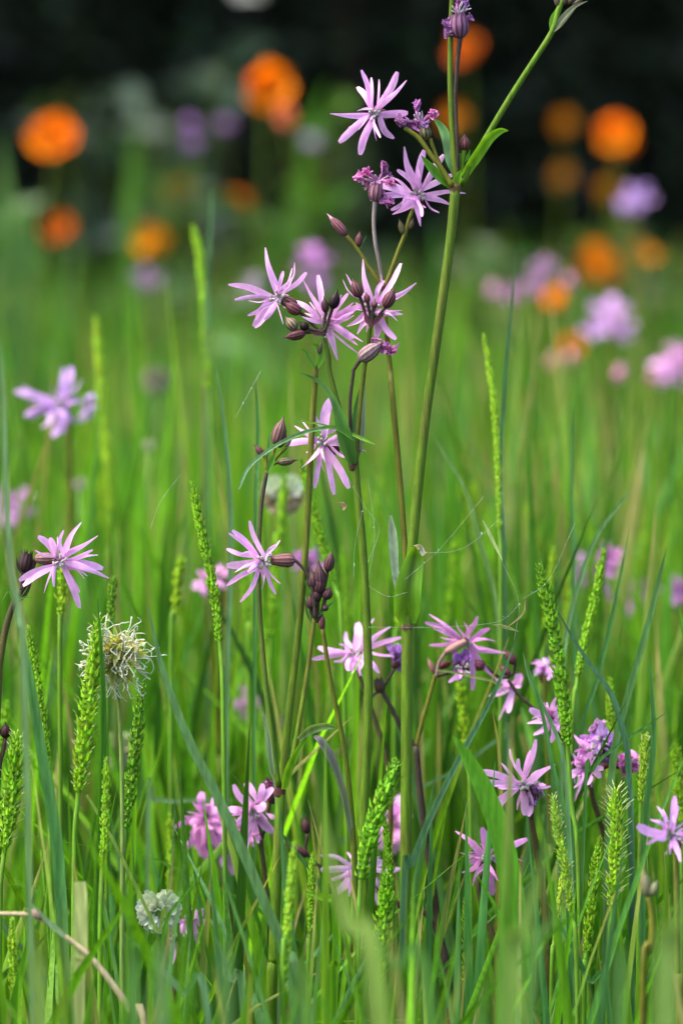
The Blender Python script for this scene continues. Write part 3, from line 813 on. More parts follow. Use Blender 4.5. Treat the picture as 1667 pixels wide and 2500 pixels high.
for (bx, by, tx, ty, w, g) in ((740, 1530, 895, 1465, 76, (0.16, 0.03, 0.03)), (1195, 1515, 1030, 1480, 122, (0.24, 0.07, 0.10)), (710, 1590, 635, 1420, 60, (0.5, 0.28, 0.22)),
                               (1480, 1500, 1380, 1350, 92, (0.14, 0.05, 0.06)), (1430, 1600, 1320, 1500, 80, (0.14, 0.05, 0.06))):
    F.bud(*c7(bx, by), *c7(tx, ty), w * S7, D, rib=(0.06, 0.012, 0.018), gap=g)
F.stem(PP(c7, [(725, 1610), (900, 1570), (1195, 1515)], D + .003), [0.0008, 0.0007, 0.0007], STEM_D, name="branch")
F.stem(PP(c7, [(1190, 1510), (1330, 1620), (1440, 1600), (1480, 1495)], D + .003), [0.0007, 0.0007, 0.0007, 0.0007], STEM_D, name="branch")
F.withered(*c7(970, 1480), [(*c7(920, 1440), 13), (*c7(1010, 1420), 13), (*c7(960, 1520), 16), (*c7(970, 1600), 12)], D - .003, None, None, 22, (0.34, 0.14, 0.42), hairs=0)
F.flower(*c7(980, 1540), conv(c7, S7, [[(840, 1670, 54), (900, 1640, 40)]]), D - .002, cal=False)
F.leaf(PP(c7, [(730, 1550), (900, 1575), (1100, 1620), (1270, 1665), (1390, 1770)], D - .012), mm(22 * S7, D), (0.30, 0.34, 0.12), [0.8, 1, 1, 1, 0.7, 0.2])

# ---- flower behind the middle stem
D = 1.68
mp = PP(c5, [(985, 1040), (1010, 1180)], D + .01) + U([(890, 1760), (895, 2000), (900, 2352)], D + .01)
base = ground_point(mp)
G = Plant("ragged_robin", base, "single upturned pink ragged robin flower partly hidden behind the middle green stem", "wildflower", "ragged robin plants in flower")
G.stem([base] + mp[::-1], [0.0018, 0.0017, 0.0015, 0.0013, 0.001, 0.001], STEM_B, STEM_D)
G.flower(*c5(965, 1000), conv(c5, S4, [[(985, 782, 74, 22), (1022, 850, 32)], [(1284, 885, 52), (1212, 812, 52)], [(1135, 1128, 66), (1022, 1150, 46)],
                                       [(938, 1112, 76), (950, 1142, 44)], [(717, 953, 52), (678, 1035, 46), (860, 930, 40)]]), D, axis=(.1, .9, .4))
G.withered(*c5(1250, 1000), [(*c5(1245, 985), 18), (*c5(1265, 1030), 16), (*c5(1275, 1070), 12)], D + .01, c5(1240, 1100), c5(1255, 1010), 20, (0.3, 0.16, 0.42), hairs=4)
G.stem(PP(c5, [(1240, 1098), (1180, 1200), (1040, 1330)], D + .01), [0.0008, 0.0008, 0.0008], STEM_D, name="branch")

# ---- right-hand tangle of flowers
D = 1.63
mp = PP(c6, [(600, 1560), (640, 1750)], D + .01) + U([(1250, 2100), (1255, 2352)], D + .02)
base = ground_point(mp)
H1 = Plant("ragged_robin", base, "low open pink flower with deeply split petals behind the thick crested grass spike", "wildflower", "ragged robin plants in flower")
H1.stem([base] + mp[::-1], [0.0018, 0.0018, 0.0016, 0.0013, 0.001], STEM_B, STEM_D)
H1.flower(*c6(590, 1540), conv(c6, S6, [[(668, 1262, 62, 10), (640, 1330, 40), (560, 1380, 30)], [(330, 1458, 50), (358, 1520, 52), (458, 1408, 30)], [(425, 1640, 46), (428, 1692, 42), (440, 1560, 34)],
                                        [(610, 1732, 92), (672, 1652, 60)], [(785, 1418, 52), (722, 1532, 52)]]), D, axis=(.6, .4, .5), wk=.9)
H1.withered(*c6(655, 1570), [(*c6(640, 1560), 14), (*c6(670, 1590), 12), (*c6(650, 1640), 12)], D + .003, None, None, 26, (0.28, 0.14, 0.32))
H1.stem(PP(c6, [(655, 1590), (650, 1680), (640, 1750)], D + .008), [0.0009, 0.0008, 0.0008], STEM_D, name="branch")
D = 1.66
mp = PP(c6, [(1000, 1400), (1010, 1600)], D + .01) + U([(1400, 2000), (1395, 2352)], D + .02)
base = ground_point(mp)
H2 = Plant("ragged_robin", base, "tangled ragged robin with fading pink and violet flowers and one round pink bud", "wildflower", "ragged robin plants in flower")
H2.stem([base] + mp[::-1], [0.0018, 0.0018, 0.0016, 0.0013, 0.001], STEM_B, STEM_D)
H2.flower(*c6(775, 1130), conv(c6, S6, [[(628, 1078, 48), (690, 1060, 40)], [(615, 1165, 46), (655, 1232, 40)], [(735, 1035, 42), (795, 1000, 42)], [(760, 1285, 46), (805, 1210, 44)], [(800, 1090, 40), (805, 1150, 40)]]), D, axis=(.5, .5, .5))
H2.flower(*c6(1000, 1330), conv(c6, S6, [[(900, 1235, 46), (985, 1245, 50)], [(905, 1420, 56), (930, 1370, 40)], [(930, 1490, 60), (915, 1640, 60)], [(1090, 1390, 56), (1150, 1400, 40)], [(1060, 1250, 50), (1090, 1180, 40)]]), D, axis=(.2, .9, .3), col=PINK2)
H2.withered(*c6(1050, 1330), [(*c6(1060, 1190), 20), (*c6(1080, 1260), 22), (*c6(1040, 1320), 22), (*c6(1100, 1370), 22), (*c6(1000, 1280), 18), (*c6(970, 1420), 18)], D + .005, None, None, 26, (0.38, 0.20, 0.42), hairs=6)
H2.flower(*c6(965, 1440), conv(c6, S6, [[(895, 1350, 44), (930, 1330, 40)], [(880, 1500, 50), (900, 1560, 46)], [(935, 1600, 56), (990, 1540, 46)], [(1060, 1500, 46), (1080, 1440, 40)], [(1000, 1340, 44), (1040, 1370, 40)]]), D - .003, axis=(.2, .5, .5), col=PINK)
H2.flower(*c6(1065, 1270), conv(c6, S6, [[(1000, 1230, 40), (985, 1280, 36)], [(1070, 1160, 40), (1100, 1190, 36)], [(1130, 1290, 44), (1120, 1340, 40)], [(1050, 1370, 44), (1000, 1350, 40)]]), D - .002, axis=(.2, .5, .5), col=(0.5, 0.3, 0.56))
H2.withered(*c6(1220, 1405), [(*c6(1250, 1380), 22), (*c6(1270, 1420), 22), (*c6(1240, 1430), 20), (*c6(1225, 1390), 18)], D, c6(1140, 1425), c6(1215, 1405), 22, (0.66, 0.26, 0.5), hairs=0)
H2.bud(*c6(1035, 1440), *c6(1150, 1412), 40 * S6, D - .004, gap=(0.13, 0.03, 0.02))
H2.stem(PP(c6, [(1005, 1500), (1030, 1440), (1140, 1425)], D), [0.0009, 0.0008, 0.0008], STEM_D, name="branch")
H2.stem(PP(c6, [(1005, 1540), (900, 1420), (840, 1260), (780, 1140)], D + .012), [0.0009, 0.0008, 0.0008, 0.0009], STEM_D, name="branch")
H2.stem(PP(c6, [(850, 1280), (660, 1080), (560, 990), (500, 900)], D + .014), [0.0009, 0.0008, 0.0008, 0.0009], STEM_D, name="branch")
H2.flower(*c6(540, 930), conv(c6, S6, [[(560, 860, 56), (580, 920, 40)], [(420, 900, 50), (380, 1000, 60)], [(440, 1150, 40), (500, 1100, 44)]]), D + .05, axis=(0, -.5, .5), cal=False)
H2.bud(*c6(510, 870), *c6(440, 810), 50 * S6, D + .014, rib=(0.07, 0.015, 0.02), gap=(0.2, 0.06, 0.08))
D = 1.64
mp = PP(cb, [(1185, 830), (1165, 980)], D) + U([(1165, 2250), (1170, 2352)], D)
base = ground_point(mp)
H3 = Plant("ragged_robin", base, "low drooping pink flower half hidden behind the broad bright grass leaf", "wildflower", "ragged robin plants in flower")
H3.stem([base] + mp[::-1], [0.0016, 0.0015, 0.0014, 0.0012, 0.001], STEM_B, STEM_D)
H3.flower(*cb(1205, 770), conv(cb, SA, [[(1033, 625, 46), (1100, 742, 24)], [(1178, 605, 52), (1215, 640, 30)], [(1072, 852, 42), (1110, 800, 40)], [(1232, 975, 60), (1180, 920, 40)], [(1425, 668, 42), (1405, 790, 40), (1380, 850, 30)]]), D, axis=(-.2, .9, .4), col=PINK2)
D = 1.52
mp = PP(ce, [(1360, 760), (1380, 960)], D + .004) + U([(1555, 2250), (1560, 2352)], D)
base = ground_point(mp)
H4 = Plant("ragged_robin", base, "pale pink flower with broad petals beside the pale blurred grass blades", "wildflower", "ragged robin plants in flower")
H4.stem([base] + mp[::-1], [0.0016, 0.0015, 0.0014, 0.0012, 0.001], STEM_B, STEM_G)
H4.flower(*ce(1345, 690), conv(ce, .2764, [[(1040, 598, 92), (1200, 720, 70)], [(1215, 428, 66), (1290, 520, 50)], [(1370, 335, 66), (1400, 420, 60)], [(1330, 855, 22), (1420, 920, 80)], [(1520, 640, 80), (1530, 760, 70)]]), D, axis=(.3, .7, .5), col=(0.66, 0.34, 0.66))
H4.bud(*ce(1130, 1230), *ce(1100, 970), 100 * .2764, D - .05, rib=(0.08, 0.06, 0.03), gap=(0.22, 0.2, 0.1), name="seed_pod")
H4.bud(*ce(1150, 1220), *ce(1220, 1080), 90 * .2764, D - .05, rib=(0.1, 0.1, 0.04), gap=(0.3, 0.3, 0.14), name="seed_pod")
H4.stem(PP(ce, [(1135, 1230), (1170, 1400), (1160, 1700), (1090, 2200)], D - .05) + [Vector((P(*ce(1090, 2200), D).x, D - .05, 0))], [0.0011, 0.0012, 0.0013, 0.0014, 0.0015], STEM_B, name="branch")

# ---- low flowers left of the three-stemmed plant
D = 1.66
mp = PP(c9, [(800, 830), (850, 1100)], D + .008) + U([(620, 2150), (610, 2352)], D + .01)
base = ground_point(mp)
L1 = Plant("ragged_robin", base, "low full pink flower tucked against the forking green stem", "wildflower", "ragged robin plants in flower")
L1.stem([base] + mp[::-1], [0.0016, 0.0015, 0.0014, 0.0012, 0.001], STEM_B, STEM_D)
L1.flower(*c9(775, 795), conv(c9, S9, [[(588, 530, 50), (705, 508, 80), (640, 640, 60)], [(870, 520, 52), (968, 558, 54), (880, 700, 60)], [(990, 850, 54), (975, 980, 62), (960, 1005, 60)],
                                       [(822, 1095, 64), (708, 1125, 56), (690, 1235, 66)], [(525, 770, 54), (555, 830, 44), (620, 900, 60)]]), D, axis=(.3, .5, .8), wk=1.3)
L1.flower(*c9(690, 960), conv(c9, S9, [[(540, 900, 60), (590, 840, 40)], [(640, 1180, 70), (560, 1080, 50)], [(780, 1130, 60), (860, 1060, 50)], [(830, 860, 60), (780, 840, 40)]]), D + .012, col=PINK2, cal=False, wk=1.3)
L1.withered(*c9(960, 600), [(*c9(930, 520), 12), (*c9(960, 570), 14), (*c9(980, 620), 12)], D + .004, None, None, 28, (0.16, 0.06, 0.12))
L1.stem(PP(c9, [(950, 640), (900, 900), (850, 1100)], D + .01), [0.0009, 0.0008, 0.0008], STEM_D, name="branch")
D = 1.72
mp = PP(c9, [(340, 900), (480, 1400)], D + .008) + U([(540, 2200), (540, 2352)], D + .01)
base = ground_point(mp)
L2 = Plant("ragged_robin", base, "soft-focus pink flower head crossed by the long blue-green grass blade", "wildflower", "ragged robin plants in flower")
L2.stem([base] + mp[::-1], [0.0016, 0.0015, 0.0014, 0.0012, 0.001], STEM_B, STEM_D)
L2.flower(*c9(330, 840), conv(c9, S9, [[(105, 830, 54), (170, 900, 60)], [(290, 600, 66), (395, 690, 76), (200, 700, 50)], [(120, 1165, 96), (190, 1010, 66)], [(290, 1225, 66), (470, 1180, 76)], [(490, 1000, 70), (500, 880, 60)]]), D, axis=(.3, .7, .5), col=PINK2, wk=1.25)
L2.flower(*c9(420, 960), conv(c9, S9, [[(200, 980, 60), (240, 880, 40)], [(300, 1100, 60), (150, 1100, 50)], [(500, 1130, 70), (430, 1180, 50)], [(540, 900, 60), (520, 1000, 50)], [(330, 720, 60), (420, 740, 60)]]), D + .012, col=PINK, cal=False, wk=1.4)
L2.flower(*c9(330, 1060), conv(c9, S9, [[(180, 1080, 60), (220, 1150, 50)], [(330, 1250, 60), (400, 1230, 50)], [(480, 1060, 70), (460, 1140, 50)], [(300, 900, 60), (400, 910, 60)]]), D + .02, col=PINK2, cal=False, wk=1.4)
L2.flower(*c9(540, 1180), conv(c9, S9, [[(490, 1335, 76), (460, 1300, 50)], [(600, 1390, 76), (570, 1290, 50)]]), D + .01, cal=False)
D = 1.68
mp = PP(cb, [(560, 880), (640, 960)], D + .008) + U([(935, 2120), (950, 2352)], D + .01)
base = ground_point(mp)
L3 = Plant("ragged_robin", base, "pale spidery pink flower low down behind the bushy crested grass spike", "wildflower", "ragged robin plants in flower")
L3.stem([base] + mp[::-1], [0.0016, 0.0015, 0.0014, 0.0012, 0.001], STEM_D, STEM_D)
L3.flower(*cb(520, 830), conv(cb, SA, [[(298, 838, 42), (330, 900, 24), (300, 758, 28)], [(612, 1032, 48), (560, 960, 40)], [(642, 800, 54), (735, 830, 32)], [(440, 738, 34), (560, 740, 34)], [(338, 1012, 66), (450, 985, 56)]]), D, axis=(.6, .3, .6), col=(0.68, 0.40, 0.66))
L3.bud(*cb(225, 640), *cb(205, 540), 50 * SA, D, gap=(0.1, 0.04, 0.04))
L3.bud(*cb(230, 760), *cb(100, 695), 60 * SA, D, gap=(0.16, 0.06, 0.06))
L3.stem(PP(cb, [(640, 960), (420, 900), (230, 760), (225, 640)], D + .012), [0.0009, 0.0008, 0.0008, 0.0008], STEM_D, name="branch")
D = 1.8
mp = PP(cb, [(690, 620), (700, 900)], D + .008) + U([(915, 2250), (915, 2352)], D + .01)
base = ground_point(mp)
L4 = Plant("ragged_robin", base, "blurred pink flower peeping out beside the thick stem of the tallest plant", "wildflower", "ragged robin plants in flower")
L4.stem([base] + mp[::-1], [0.0016, 0.0015, 0.0014, 0.0012, 0.001], STEM_B, STEM_D)
L4.flower(*cb(700, 590), conv(cb, SA, [[(735, 420, 70), (680, 460, 60)], [(620, 720, 60), (640, 640, 60)], [(700, 750, 70), (740, 740, 60)], [(780, 560, 70), (790, 650, 60)], [(640, 520, 60), (660, 580, 60)]]), D, wk=1.4)
D = 1.68
mp = PP(ca, [(1050, 1100), (1060, 1250)], D + .006) + U([(480, 2352)], D + .01)
base = ground_point(mp)
L5 = Plant("ragged_robin", base, "small pink flower low in the grass beside the white clover head", "wildflower", "ragged robin plants in flower")
L5.stem([base] + mp[::-1], [0.0016, 0.0015, 0.0012, 0.001], STEM_B, STEM_D)
L5.flower(*ca(1040, 1110), conv(ca, SA, [[(1090, 1240, 60), (1040, 1190, 50)], [(1170, 1130, 50), (1110, 1072, 40)], [(1035, 1065, 44), (1060, 1050, 30)], [(985, 1130, 40), (990, 1180, 40)]]), D, axis=(0, .8, .5))
mp = PP(ca, [(935, 1230), (930, 1420)], D + .01) + U([(405, 2352)], D + .01)
base = ground_point(mp)
L6 = Plant("ragged_robin", base, "lone broad pink petal hanging directly below the white clover head", "wildflower", "ragged robin plants in flower")
L6.stem([base] + mp[::-1], [0.0016, 0.0015, 0.0012, 0.001], STEM_B, STEM_D)
L6.flower(*ca(935, 1200), conv(ca, SA, [[(905, 1365, 80), (890, 1280, 40)], [(945, 1300, 50)]]), D, cal=True)

# ------------------------------------------------------------------ grass
GRP_BLADE = "single grass blades in the meadow"


def blade(pts, w, d, col, label, fold=0.35, roll=0.0, prof=None, col2=None, group=None, twist=0.0, cat="grass blade"):
    """pts from the tip downwards, read in the 1568-wide view; carried on to the ground"""
    p = U(pts, d)
    base = ground_point(p, 0.25)
    path = [base] + p[::-1]
    mb = MB()
    n = len(path)
    ribbon(mb, path, mm(w * K, d), col, prof or [0.6, 0.85, 1.0, 1.0, 0.95, 0.8, 0.55, 0.06], fold, roll, 6, col2, twist)
    o = mb.build("grass_blade", M_GRASS, None, base)
    return tag(o, label, cat, group)


FULL = [0.8, 0.9, 1.0, 1.0, 1.0, 0.95, 0.85, 0.6, 0.1]
blade([(340, 1390), (372, 1530), (430, 1690), (500, 1830), (560, 1960), (610, 2080), (650, 2180), (690, 2352)], 24, 1.53, (0.10, 0.21, 0.075), "long blue-green grass blade leaning across the low pink flowers", .3, .2, FULL)
blade([(45, 1415), (70, 1560), (100, 1750), (120, 1860), (136, 2000), (150, 2352)], 28, 1.55, G_BLUE, "stout blue-green grass blade rising beside the fluffy white-anthered head", .5, .2, FULL)
blade([(225, 1375), (238, 1600), (236, 1800), (228, 2000), (222, 2352)], 20, 1.56, G_DARK, "dark folded grass blade standing in front of the fluffy white-anthered head", .8, .5, FULL)
blade([(1040, 1690), (1090, 1770), (1130, 1860), (1160, 1960), (1182, 2100), (1200, 2352)], 52, 1.54, G_MID, "broad smooth bright green leaf tapering to a point over the low drooping flower", .25, .1, FULL)
blade([(1183, 1475), (1130, 1600), (1060, 1730), (1000, 1850), (945, 1985), (925, 2100)], 15, 1.57, (0.085, 0.19, 0.095), "straight blue-green blade slanting across the blackish forked stem", .4, .1, FULL)
blade([(1460, 1110), (1420, 1160), (1370, 1230), (1335, 1320), (1300, 1460), (1290, 1700)], 11, 1.7, (0.13, 0.25, 0.10), "fine pale blade arching above the crested grass spikes", .3)
blade([(1530, 1258), (1512, 1330), (1488, 1430), (1440, 1600), (1405, 1760), (1390, 2100)], 17, 1.63, (0.10, 0.22, 0.07), "long slender blade leaning past the round pink bud", .3, .1)
blade([(1445, 1210), (1422, 1330), (1402, 1430), (1370, 1560), (1330, 1700), (1310, 2000)], 11, 1.68, G_BLUE, "thin bluish blade crossing the arching dark blade", .4)
blade([(1275, 1395), (1330, 1490), (1400, 1590), (1430, 1680), (1442, 1760), (1450, 2100)], 15, 1.6, (0.055, 0.14, 0.07), "dark arching grass blade curving over the tangled violet flowers", .4, .2)
blade([(1200, 1498), (1240, 1620), (1268, 1760), (1295, 1900), (1310, 2352)], 12, 1.58, G_BLUE, "narrow upright blade close against the thick crested spike", .4, .2)
blade([(1200, 1500), (1215, 1560), (1250, 1630), (1290, 1730), (1305, 1900), (1320, 2352)], 10, 1.585, (0.11, 0.23, 0.10), "second narrow blade from the same shoot beside the thick crested spike", .4, -.3)
blade([(1540, 1628), (1480, 1670), (1420, 1710), (1360, 1770), (1340, 1900)], 8, 1.62, G_BLUE, "short fine blade sticking out over the round pink bud", .3)
blade([(1185, 578), (1172, 720), (1157, 900), (1150, 1100), (1160, 1500)], 10, 1.75, (0.065, 0.16, 0.075), "tallest thin blade beside the slender beaded spike", .4, .2)
blade([(1316, 915), (1312, 1050), (1315, 1300), (1318, 1500), (1320, 1800)], 11, 1.76, G_BLUE, "thin upright blade standing alone against the soft green meadow", .4)
blade([(985, 985), (1030, 1060), (1070, 1130), (1100, 1240), (1140, 1400), (1150, 1700)], 11, 1.74, (0.13, 0.24, 0.07), "pale fine blade arching away from the tallest flower stem", .4)
blade([(490, 810), (512, 950), (526, 1100), (530, 1300), (520, 1700)], 11, 1.72, (0.10, 0.21, 0.09), "slender pale-tipped blade above the beaded green spike", .4)
blade([(585, 860), (592, 950), (592, 1050), (585, 1400)], 9, 1.68, G_BLUE, "thin blunt blade behind the three striped buds", .4)
blade([(488, 424), (483, 520), (477, 640), (475, 900)], 11, 2.0, (0.10, 0.20, 0.09), "soft thin blade rising above the tall pale spike into the dark", .3)
blade([(0, 770), (8, 900), (14, 1100), (25, 1300), (45, 1420), (60, 1700)], 16, 1.42, (0.16, 0.27, 0.12), "pale soft blade beside the dark-stemmed flat pink star", .3)
blade([(1556, 1385), (1568, 1450), (1590, 1540), (1600, 1800)], 14, 1.6, G_MID, "grass blade tip poking in at the picture edge".replace(" at the picture edge", " near the slender leaning blade"), .4)
blade([(184, 2025), (186, 2080), (184, 2200), (178, 2352)], 34, 1.5, (0.42, 0.46, 0.18), "pale yellow dead grass blade with a cut square top", .1, .1, [1, 1, 1, 1, .95, .9, .8], group=None)
blade([(115, 2138), (60, 2200), (0, 2250), (-40, 2320)], 15, 1.55, G_DARK, "dark green blade slanting up beside the pale cut blade", .4)
blade([(200, 1825), (255, 1920), (310, 2030), (362, 2140), (388, 2190)], 8, 1.58, (0.20, 0.30, 0.06), "thin yellowish stalk slanting across the white clover head", .2, 0, [1, 1, 1, 1, .9, .8])
blade([(460, 2010), (420, 2060), (385, 2110), (370, 2200), (365, 2352)], 9, 1.57, G_MID, "narrow blade bending over the white clover head", .3)
blade([(700, 2048), (745, 2062), (768, 2075), (772, 2200), (765, 2352)], 20, 1.56, G_LIME, "lime green leaf bent sharply sideways near the forked flower stem", .4, .2, [.6, .8, 1, 1, .9, .9, .8, .1])
blade([(770, 2030), (776, 2130), (770, 2230), (750, 2352)], 20, 1.57, G_MID, "smooth upright green blade under the bent lime leaf", .4, .2, FULL)
blade([(605, 1570), (620, 1700), (640, 1900), (640, 2200)], 10, 1.64, (0.18, 0.27, 0.17), "greyish narrow leaf close beside the three-stemmed plant", .4)
blade([(1090, 2000), (1150, 2120), (1165, 2300), (1150, 2352)], 14, 1.56, G_MID, "fine green blade below the low drooping pink flower", .4)
blade([(1490, 1500), (1500, 1700), (1480, 1900), (1470, 2352)], 16, 1.62, G_BLUE, "upright bluish blade beside the round pink bud", .4, .3, FULL)
blade([(1430, 1880), (1450, 2000), (1440, 2200), (1410, 2352)], 20, 1.6, G_DARK, "dark broad-based blade between the fuzzy crested spikes", .5, .2)
blade([(1245, 2050), (1300, 2150), (1350, 2250), (1400, 2352)], 13, 1.57, G_BLUE, "blue-green blade crossing low beneath the crested spikes", .4)
blade([(495, 2150), (530, 2250), (560, 2352)], 14, 1.52, (0.12, 0.24, 0.10), "pale-edged blade leaning low in front of the forked stem", .4)
blade([(290, 2150), (350, 2200), (420, 2280), (480, 2352)], 16, 1.5, (0.13, 0.25, 0.12), "soft blue-green blade falling across below the clover", .3)
blade([(1130, 1630), (1145, 1730), (1150, 1900), (1140, 2100)], 9, 1.66, (0.30, 0.27, 0.06), "thin yellowing blade behind the broad bright leaf", .3)
blade([(550, 1840), (480, 1835), (400, 1840), (355, 1840), (340, 1900)], 10, 1.75, (0.16, 0.28, 0.14), "pale blade lying level behind the low pink flowers", .3)
blade([(900, 1830), (960, 1810), (1060, 1760), (1150, 1700), (1170, 1800)], 8, 1.75, (0.13, 0.25, 0.12), "faint pale blade crossing level behind the blackish stem", .3)
# blurred blades close to the lens
NEARG = "soft pale grass blades close to the camera"
for pts, w, d, cc in (([(728, 1775), (755, 1950), (800, 2120), (870, 2352)], 46, 1.2, (0.22, 0.33, 0.07)),
                      ([(1295, 1815), (1245, 1980), (1195, 2160), (1165, 2352)], 50, 1.2, (0.17, 0.29, 0.06)),
                      ([(1340, 1960), (1260, 2130), (1215, 2352)], 34, 1.25, (0.11, 0.23, 0.06)),
                      ([(1575, 2010), (1545, 2160), (1525, 2352)], 56, 1.15, (0.20, 0.32, 0.08)),
                      ([(290, 2060), (298, 2220), (308, 2352)], 34, 1.25, (0.10, 0.22, 0.06)),
                      ([(362, 2210), (372, 2290), (370, 2352)], 40, 1.15, (0.14, 0.27, 0.10)),
                      ([(540, 2180), (515, 2260), (520, 2352)], 34, 1.15, (0.11, 0.23, 0.08)),
                      ([(65, 2190), (80, 2270), (95, 2352)], 36, 1.2, (0.22, 0.33, 0.08)),
                      ([(850, 2120), (905, 2220), (990, 2352)], 40, 1.25, (0.10, 0.24, 0.05)),
                      ([(1450, 2190), (1430, 2270), (1420, 2352)], 36, 1.2, (0.10, 0.22, 0.06)),
                      ([(650, 2230), (680, 2300), (700, 2352)], 30, 1.3, (0.12, 0.25, 0.05))):
    blade(pts, w * (.95 if w > 45 else .75), d, cc, "broad pale out-of-focus grass blade close in front of the flowers", .25, 0, [.9, 1, 1, .9, .72, .5, .28, .12, .02], group=NEARG)


# tall soft blades standing up towards the hedge
for pts, w, d, cc, lab in (([(318, 235), (312, 330), (305, 450), (300, 620)], 26, 4.6, (0.09, 0.21, 0.02), "tall broad green blade rising between the amber flowers"),
                           ([(300, 330), (296, 430), (290, 560)], 24, 4.4, (0.10, 0.24, 0.03), "second tall broad blade close beside the golden orange flower"),
                           ([(690, 390), (670, 460), (640, 560), (610, 660)], 30, 4.3, (0.07, 0.19, 0.02), "tall green blade slanting up behind the pink heads"),
                           ([(752, 190), (735, 235), (715, 290), (700, 400)], 26, 4.8, (0.09, 0.24, 0.015), "bright green blade tip beside the great orange flower"),
                           ([(20, 560), (60, 480), (70, 600), (60, 800)], 26, 4.0, (0.11, 0.24, 0.05), "soft bent blade under the orange-red flower"),
                           ([(1000, 500), (1000, 600), (995, 760)], 26, 3.6, (0.06, 0.17, 0.02), "dark broad blade just behind the tall leaning stem"),
                           ([(0, 300), (10, 420), (15, 560)], 30, 4.0, (0.12, 0.24, 0.06), "pale soft blade beside the green leafy plant")):
    blade(pts, w, d, cc, lab, .3, .2, [.9, 1, 1, 1, .9, .75, .4, .05])


# ---- crested spikes
def spike(pts, w, d, label, col=(0.135, 0.26, 0.022), stem=None, group="crested grass spikes", fuzz=1.0, awn=0.0, dens=1.0):
    """pts from the tip of the spike to its foot, then stem points; spikelets overlap like a plait"""
    p = U(pts, d)
    st = U(stem, d) if stem else []
    base = ground_point(p[-2:] + st, 0.2)
    root = tag(empty("crested_grass", base), label, "grass spike", group)
    o = Vector(base)
    mb = MB()
    tube(mb, [base] + st[::-1] + p[::-1], [0.0011] * 2 + [0.0008, 0.0006], jit((0.085, 0.20, 0.012)), 6)
    mb.build("stalk", M_STEM, root, o)
    path = smooth_path(p, seg=12)
    ln = sum((path[i + 1] - path[i]).length for i in range(len(path) - 1))
    W = mm(w * K, d) * 1.1
    col = (col[0] * 1.4, col[1] * 1.5, col[2] * .6)
    rows = max(12, int(ln / (W * 0.17) * dens))
    hm = MB()
    tube(hm, p, [W * .10, W * .24, W * .26, W * .24, W * .12], tuple(v * .8 for v in (col[0], col[1], col[2])), 6, seg=5)
    for r in range(rows):
        t = r / rows
        x = t * (len(path) - 1); i = min(int(x), len(path) - 2)
        c = path[i].lerp(path[i + 1], x - i)
        up = (path[max(i - 1, 0)] - path[min(i + 2, len(path) - 1)]).normalized()
        s = up.cross(VIEW).normalized(); f = s.cross(up)
        k = min(1.0, 0.35 + t * 3.2) * (1.0 if t < .85 else 0.8)
        for q in range(4):
            an = (q * 90 + 45 * (r % 2) + rng.uniform(-15, 15)) * math.pi / 180
            outv = s * math.cos(an) + f * math.sin(an)
            if rng.random() < .08: continue
            L = W * rng.uniform(0.5, 1.0) * k
            dirv = (up * 1.0 + outv * rng.uniform(.3, .75) * fuzz).normalized()
            b0 = c + outv * W * 0.08
            e = b0 + dirv * L
            sd = dirv.cross(outv).normalized()
            cc = jit(col, 0.22)
            tipc = (min(1, cc[0] * 1.2), min(1, cc[1] * 1.15), cc[2])
            low = tuple(v * 0.75 for v in cc)
            m = b0.lerp(e, .45)
            hw = W * 0.16 * k
            hm.add([b0, m + sd * hw, m + outv * hw * 1.1, m - sd * hw, e], [(0, 1, 2), (0, 2, 3), (1, 4, 2), (2, 4, 3), (0, 3, 1), (1, 3, 4)], [low, cc, tipc, cc, tipc])
            if awn and rng.random() < .7:
                tube(hm, [e, e + (dirv * .6 + outv * .3) * W * awn], [0.00018, 0.0001], (0.45, 0.5, 0.22), 3, seg=1, cap=False)
    h = hm.build("seed_head", M_SPIKE, root, o, smooth=False)
    h["kind"] = "stuff"
    return root


spike([(1238, 1300), (1262, 1400), (1283, 1520), (1298, 1640), (1303, 1720)], 37, 1.6, "thick plaited green grass spike leaning right in front of the violet tangle", (0.095, 0.21, 0.018), [(1312, 1850), (1330, 2100)])
spike([(1386, 1263), (1366, 1370), (1342, 1470), (1325, 1560)], 25, 1.68, "plaited green spike leaning across the soft pink blooms behind", stem=[(1310, 1800)])
spike([(442, 1108), (463, 1220), (488, 1340), (506, 1480)], 26, 1.63, "slim beaded spike curving past the nodding side-on flower", stem=[(515, 1800)])
spike([(1110, 770), (1128, 880), (1140, 1000), (1147, 1220)], 21, 1.73, "slender pale beaded spike beside the tallest thin blade", (0.17, 0.29, 0.03), [(1150, 1500)], fuzz=.6)
spike([(445, 522), (460, 600), (470, 720), (480, 900)], 27, 2.0, "tall pale spike rising highest against the dark hedge", (0.17, 0.30, 0.03), [(490, 1200)], fuzz=.6)
spike([(220, 730), (230, 850), (240, 1000), (255, 1180)], 26, 2.05, "blurred yellowish spike beside the soft lilac flower", (0.19, 0.29, 0.03), [(280, 1500)], fuzz=.6)
spike([(228, 1425), (212, 1560), (196, 1690), (180, 1830)], 40, 1.57, "feathery lime spike right against the fluffy white-anthered head", (0.15, 0.27, 0.022), [(170, 2100)], fuzz=1.2, awn=.3)
spike([(328, 1575), (314, 1700), (300, 1800), (288, 1910)], 34, 1.6, "dark plaited spike standing under the fluffy white-anthered head", (0.08, 0.18, 0.018), [(280, 2200)])
spike([(908, 1748), (874, 1850), (845, 1930), (828, 2030)], 42, 1.56, "bushy green spike leaning against the tall thick stem", (0.10, 0.23, 0.02), [(820, 2300)], fuzz=1.2)
spike([(890, 2010), (882, 2100), (872, 2210), (862, 2300)], 40, 1.58, "shorter ragged spike below the bushy leaning one", (0.115, 0.25, 0.02), fuzz=1.2)
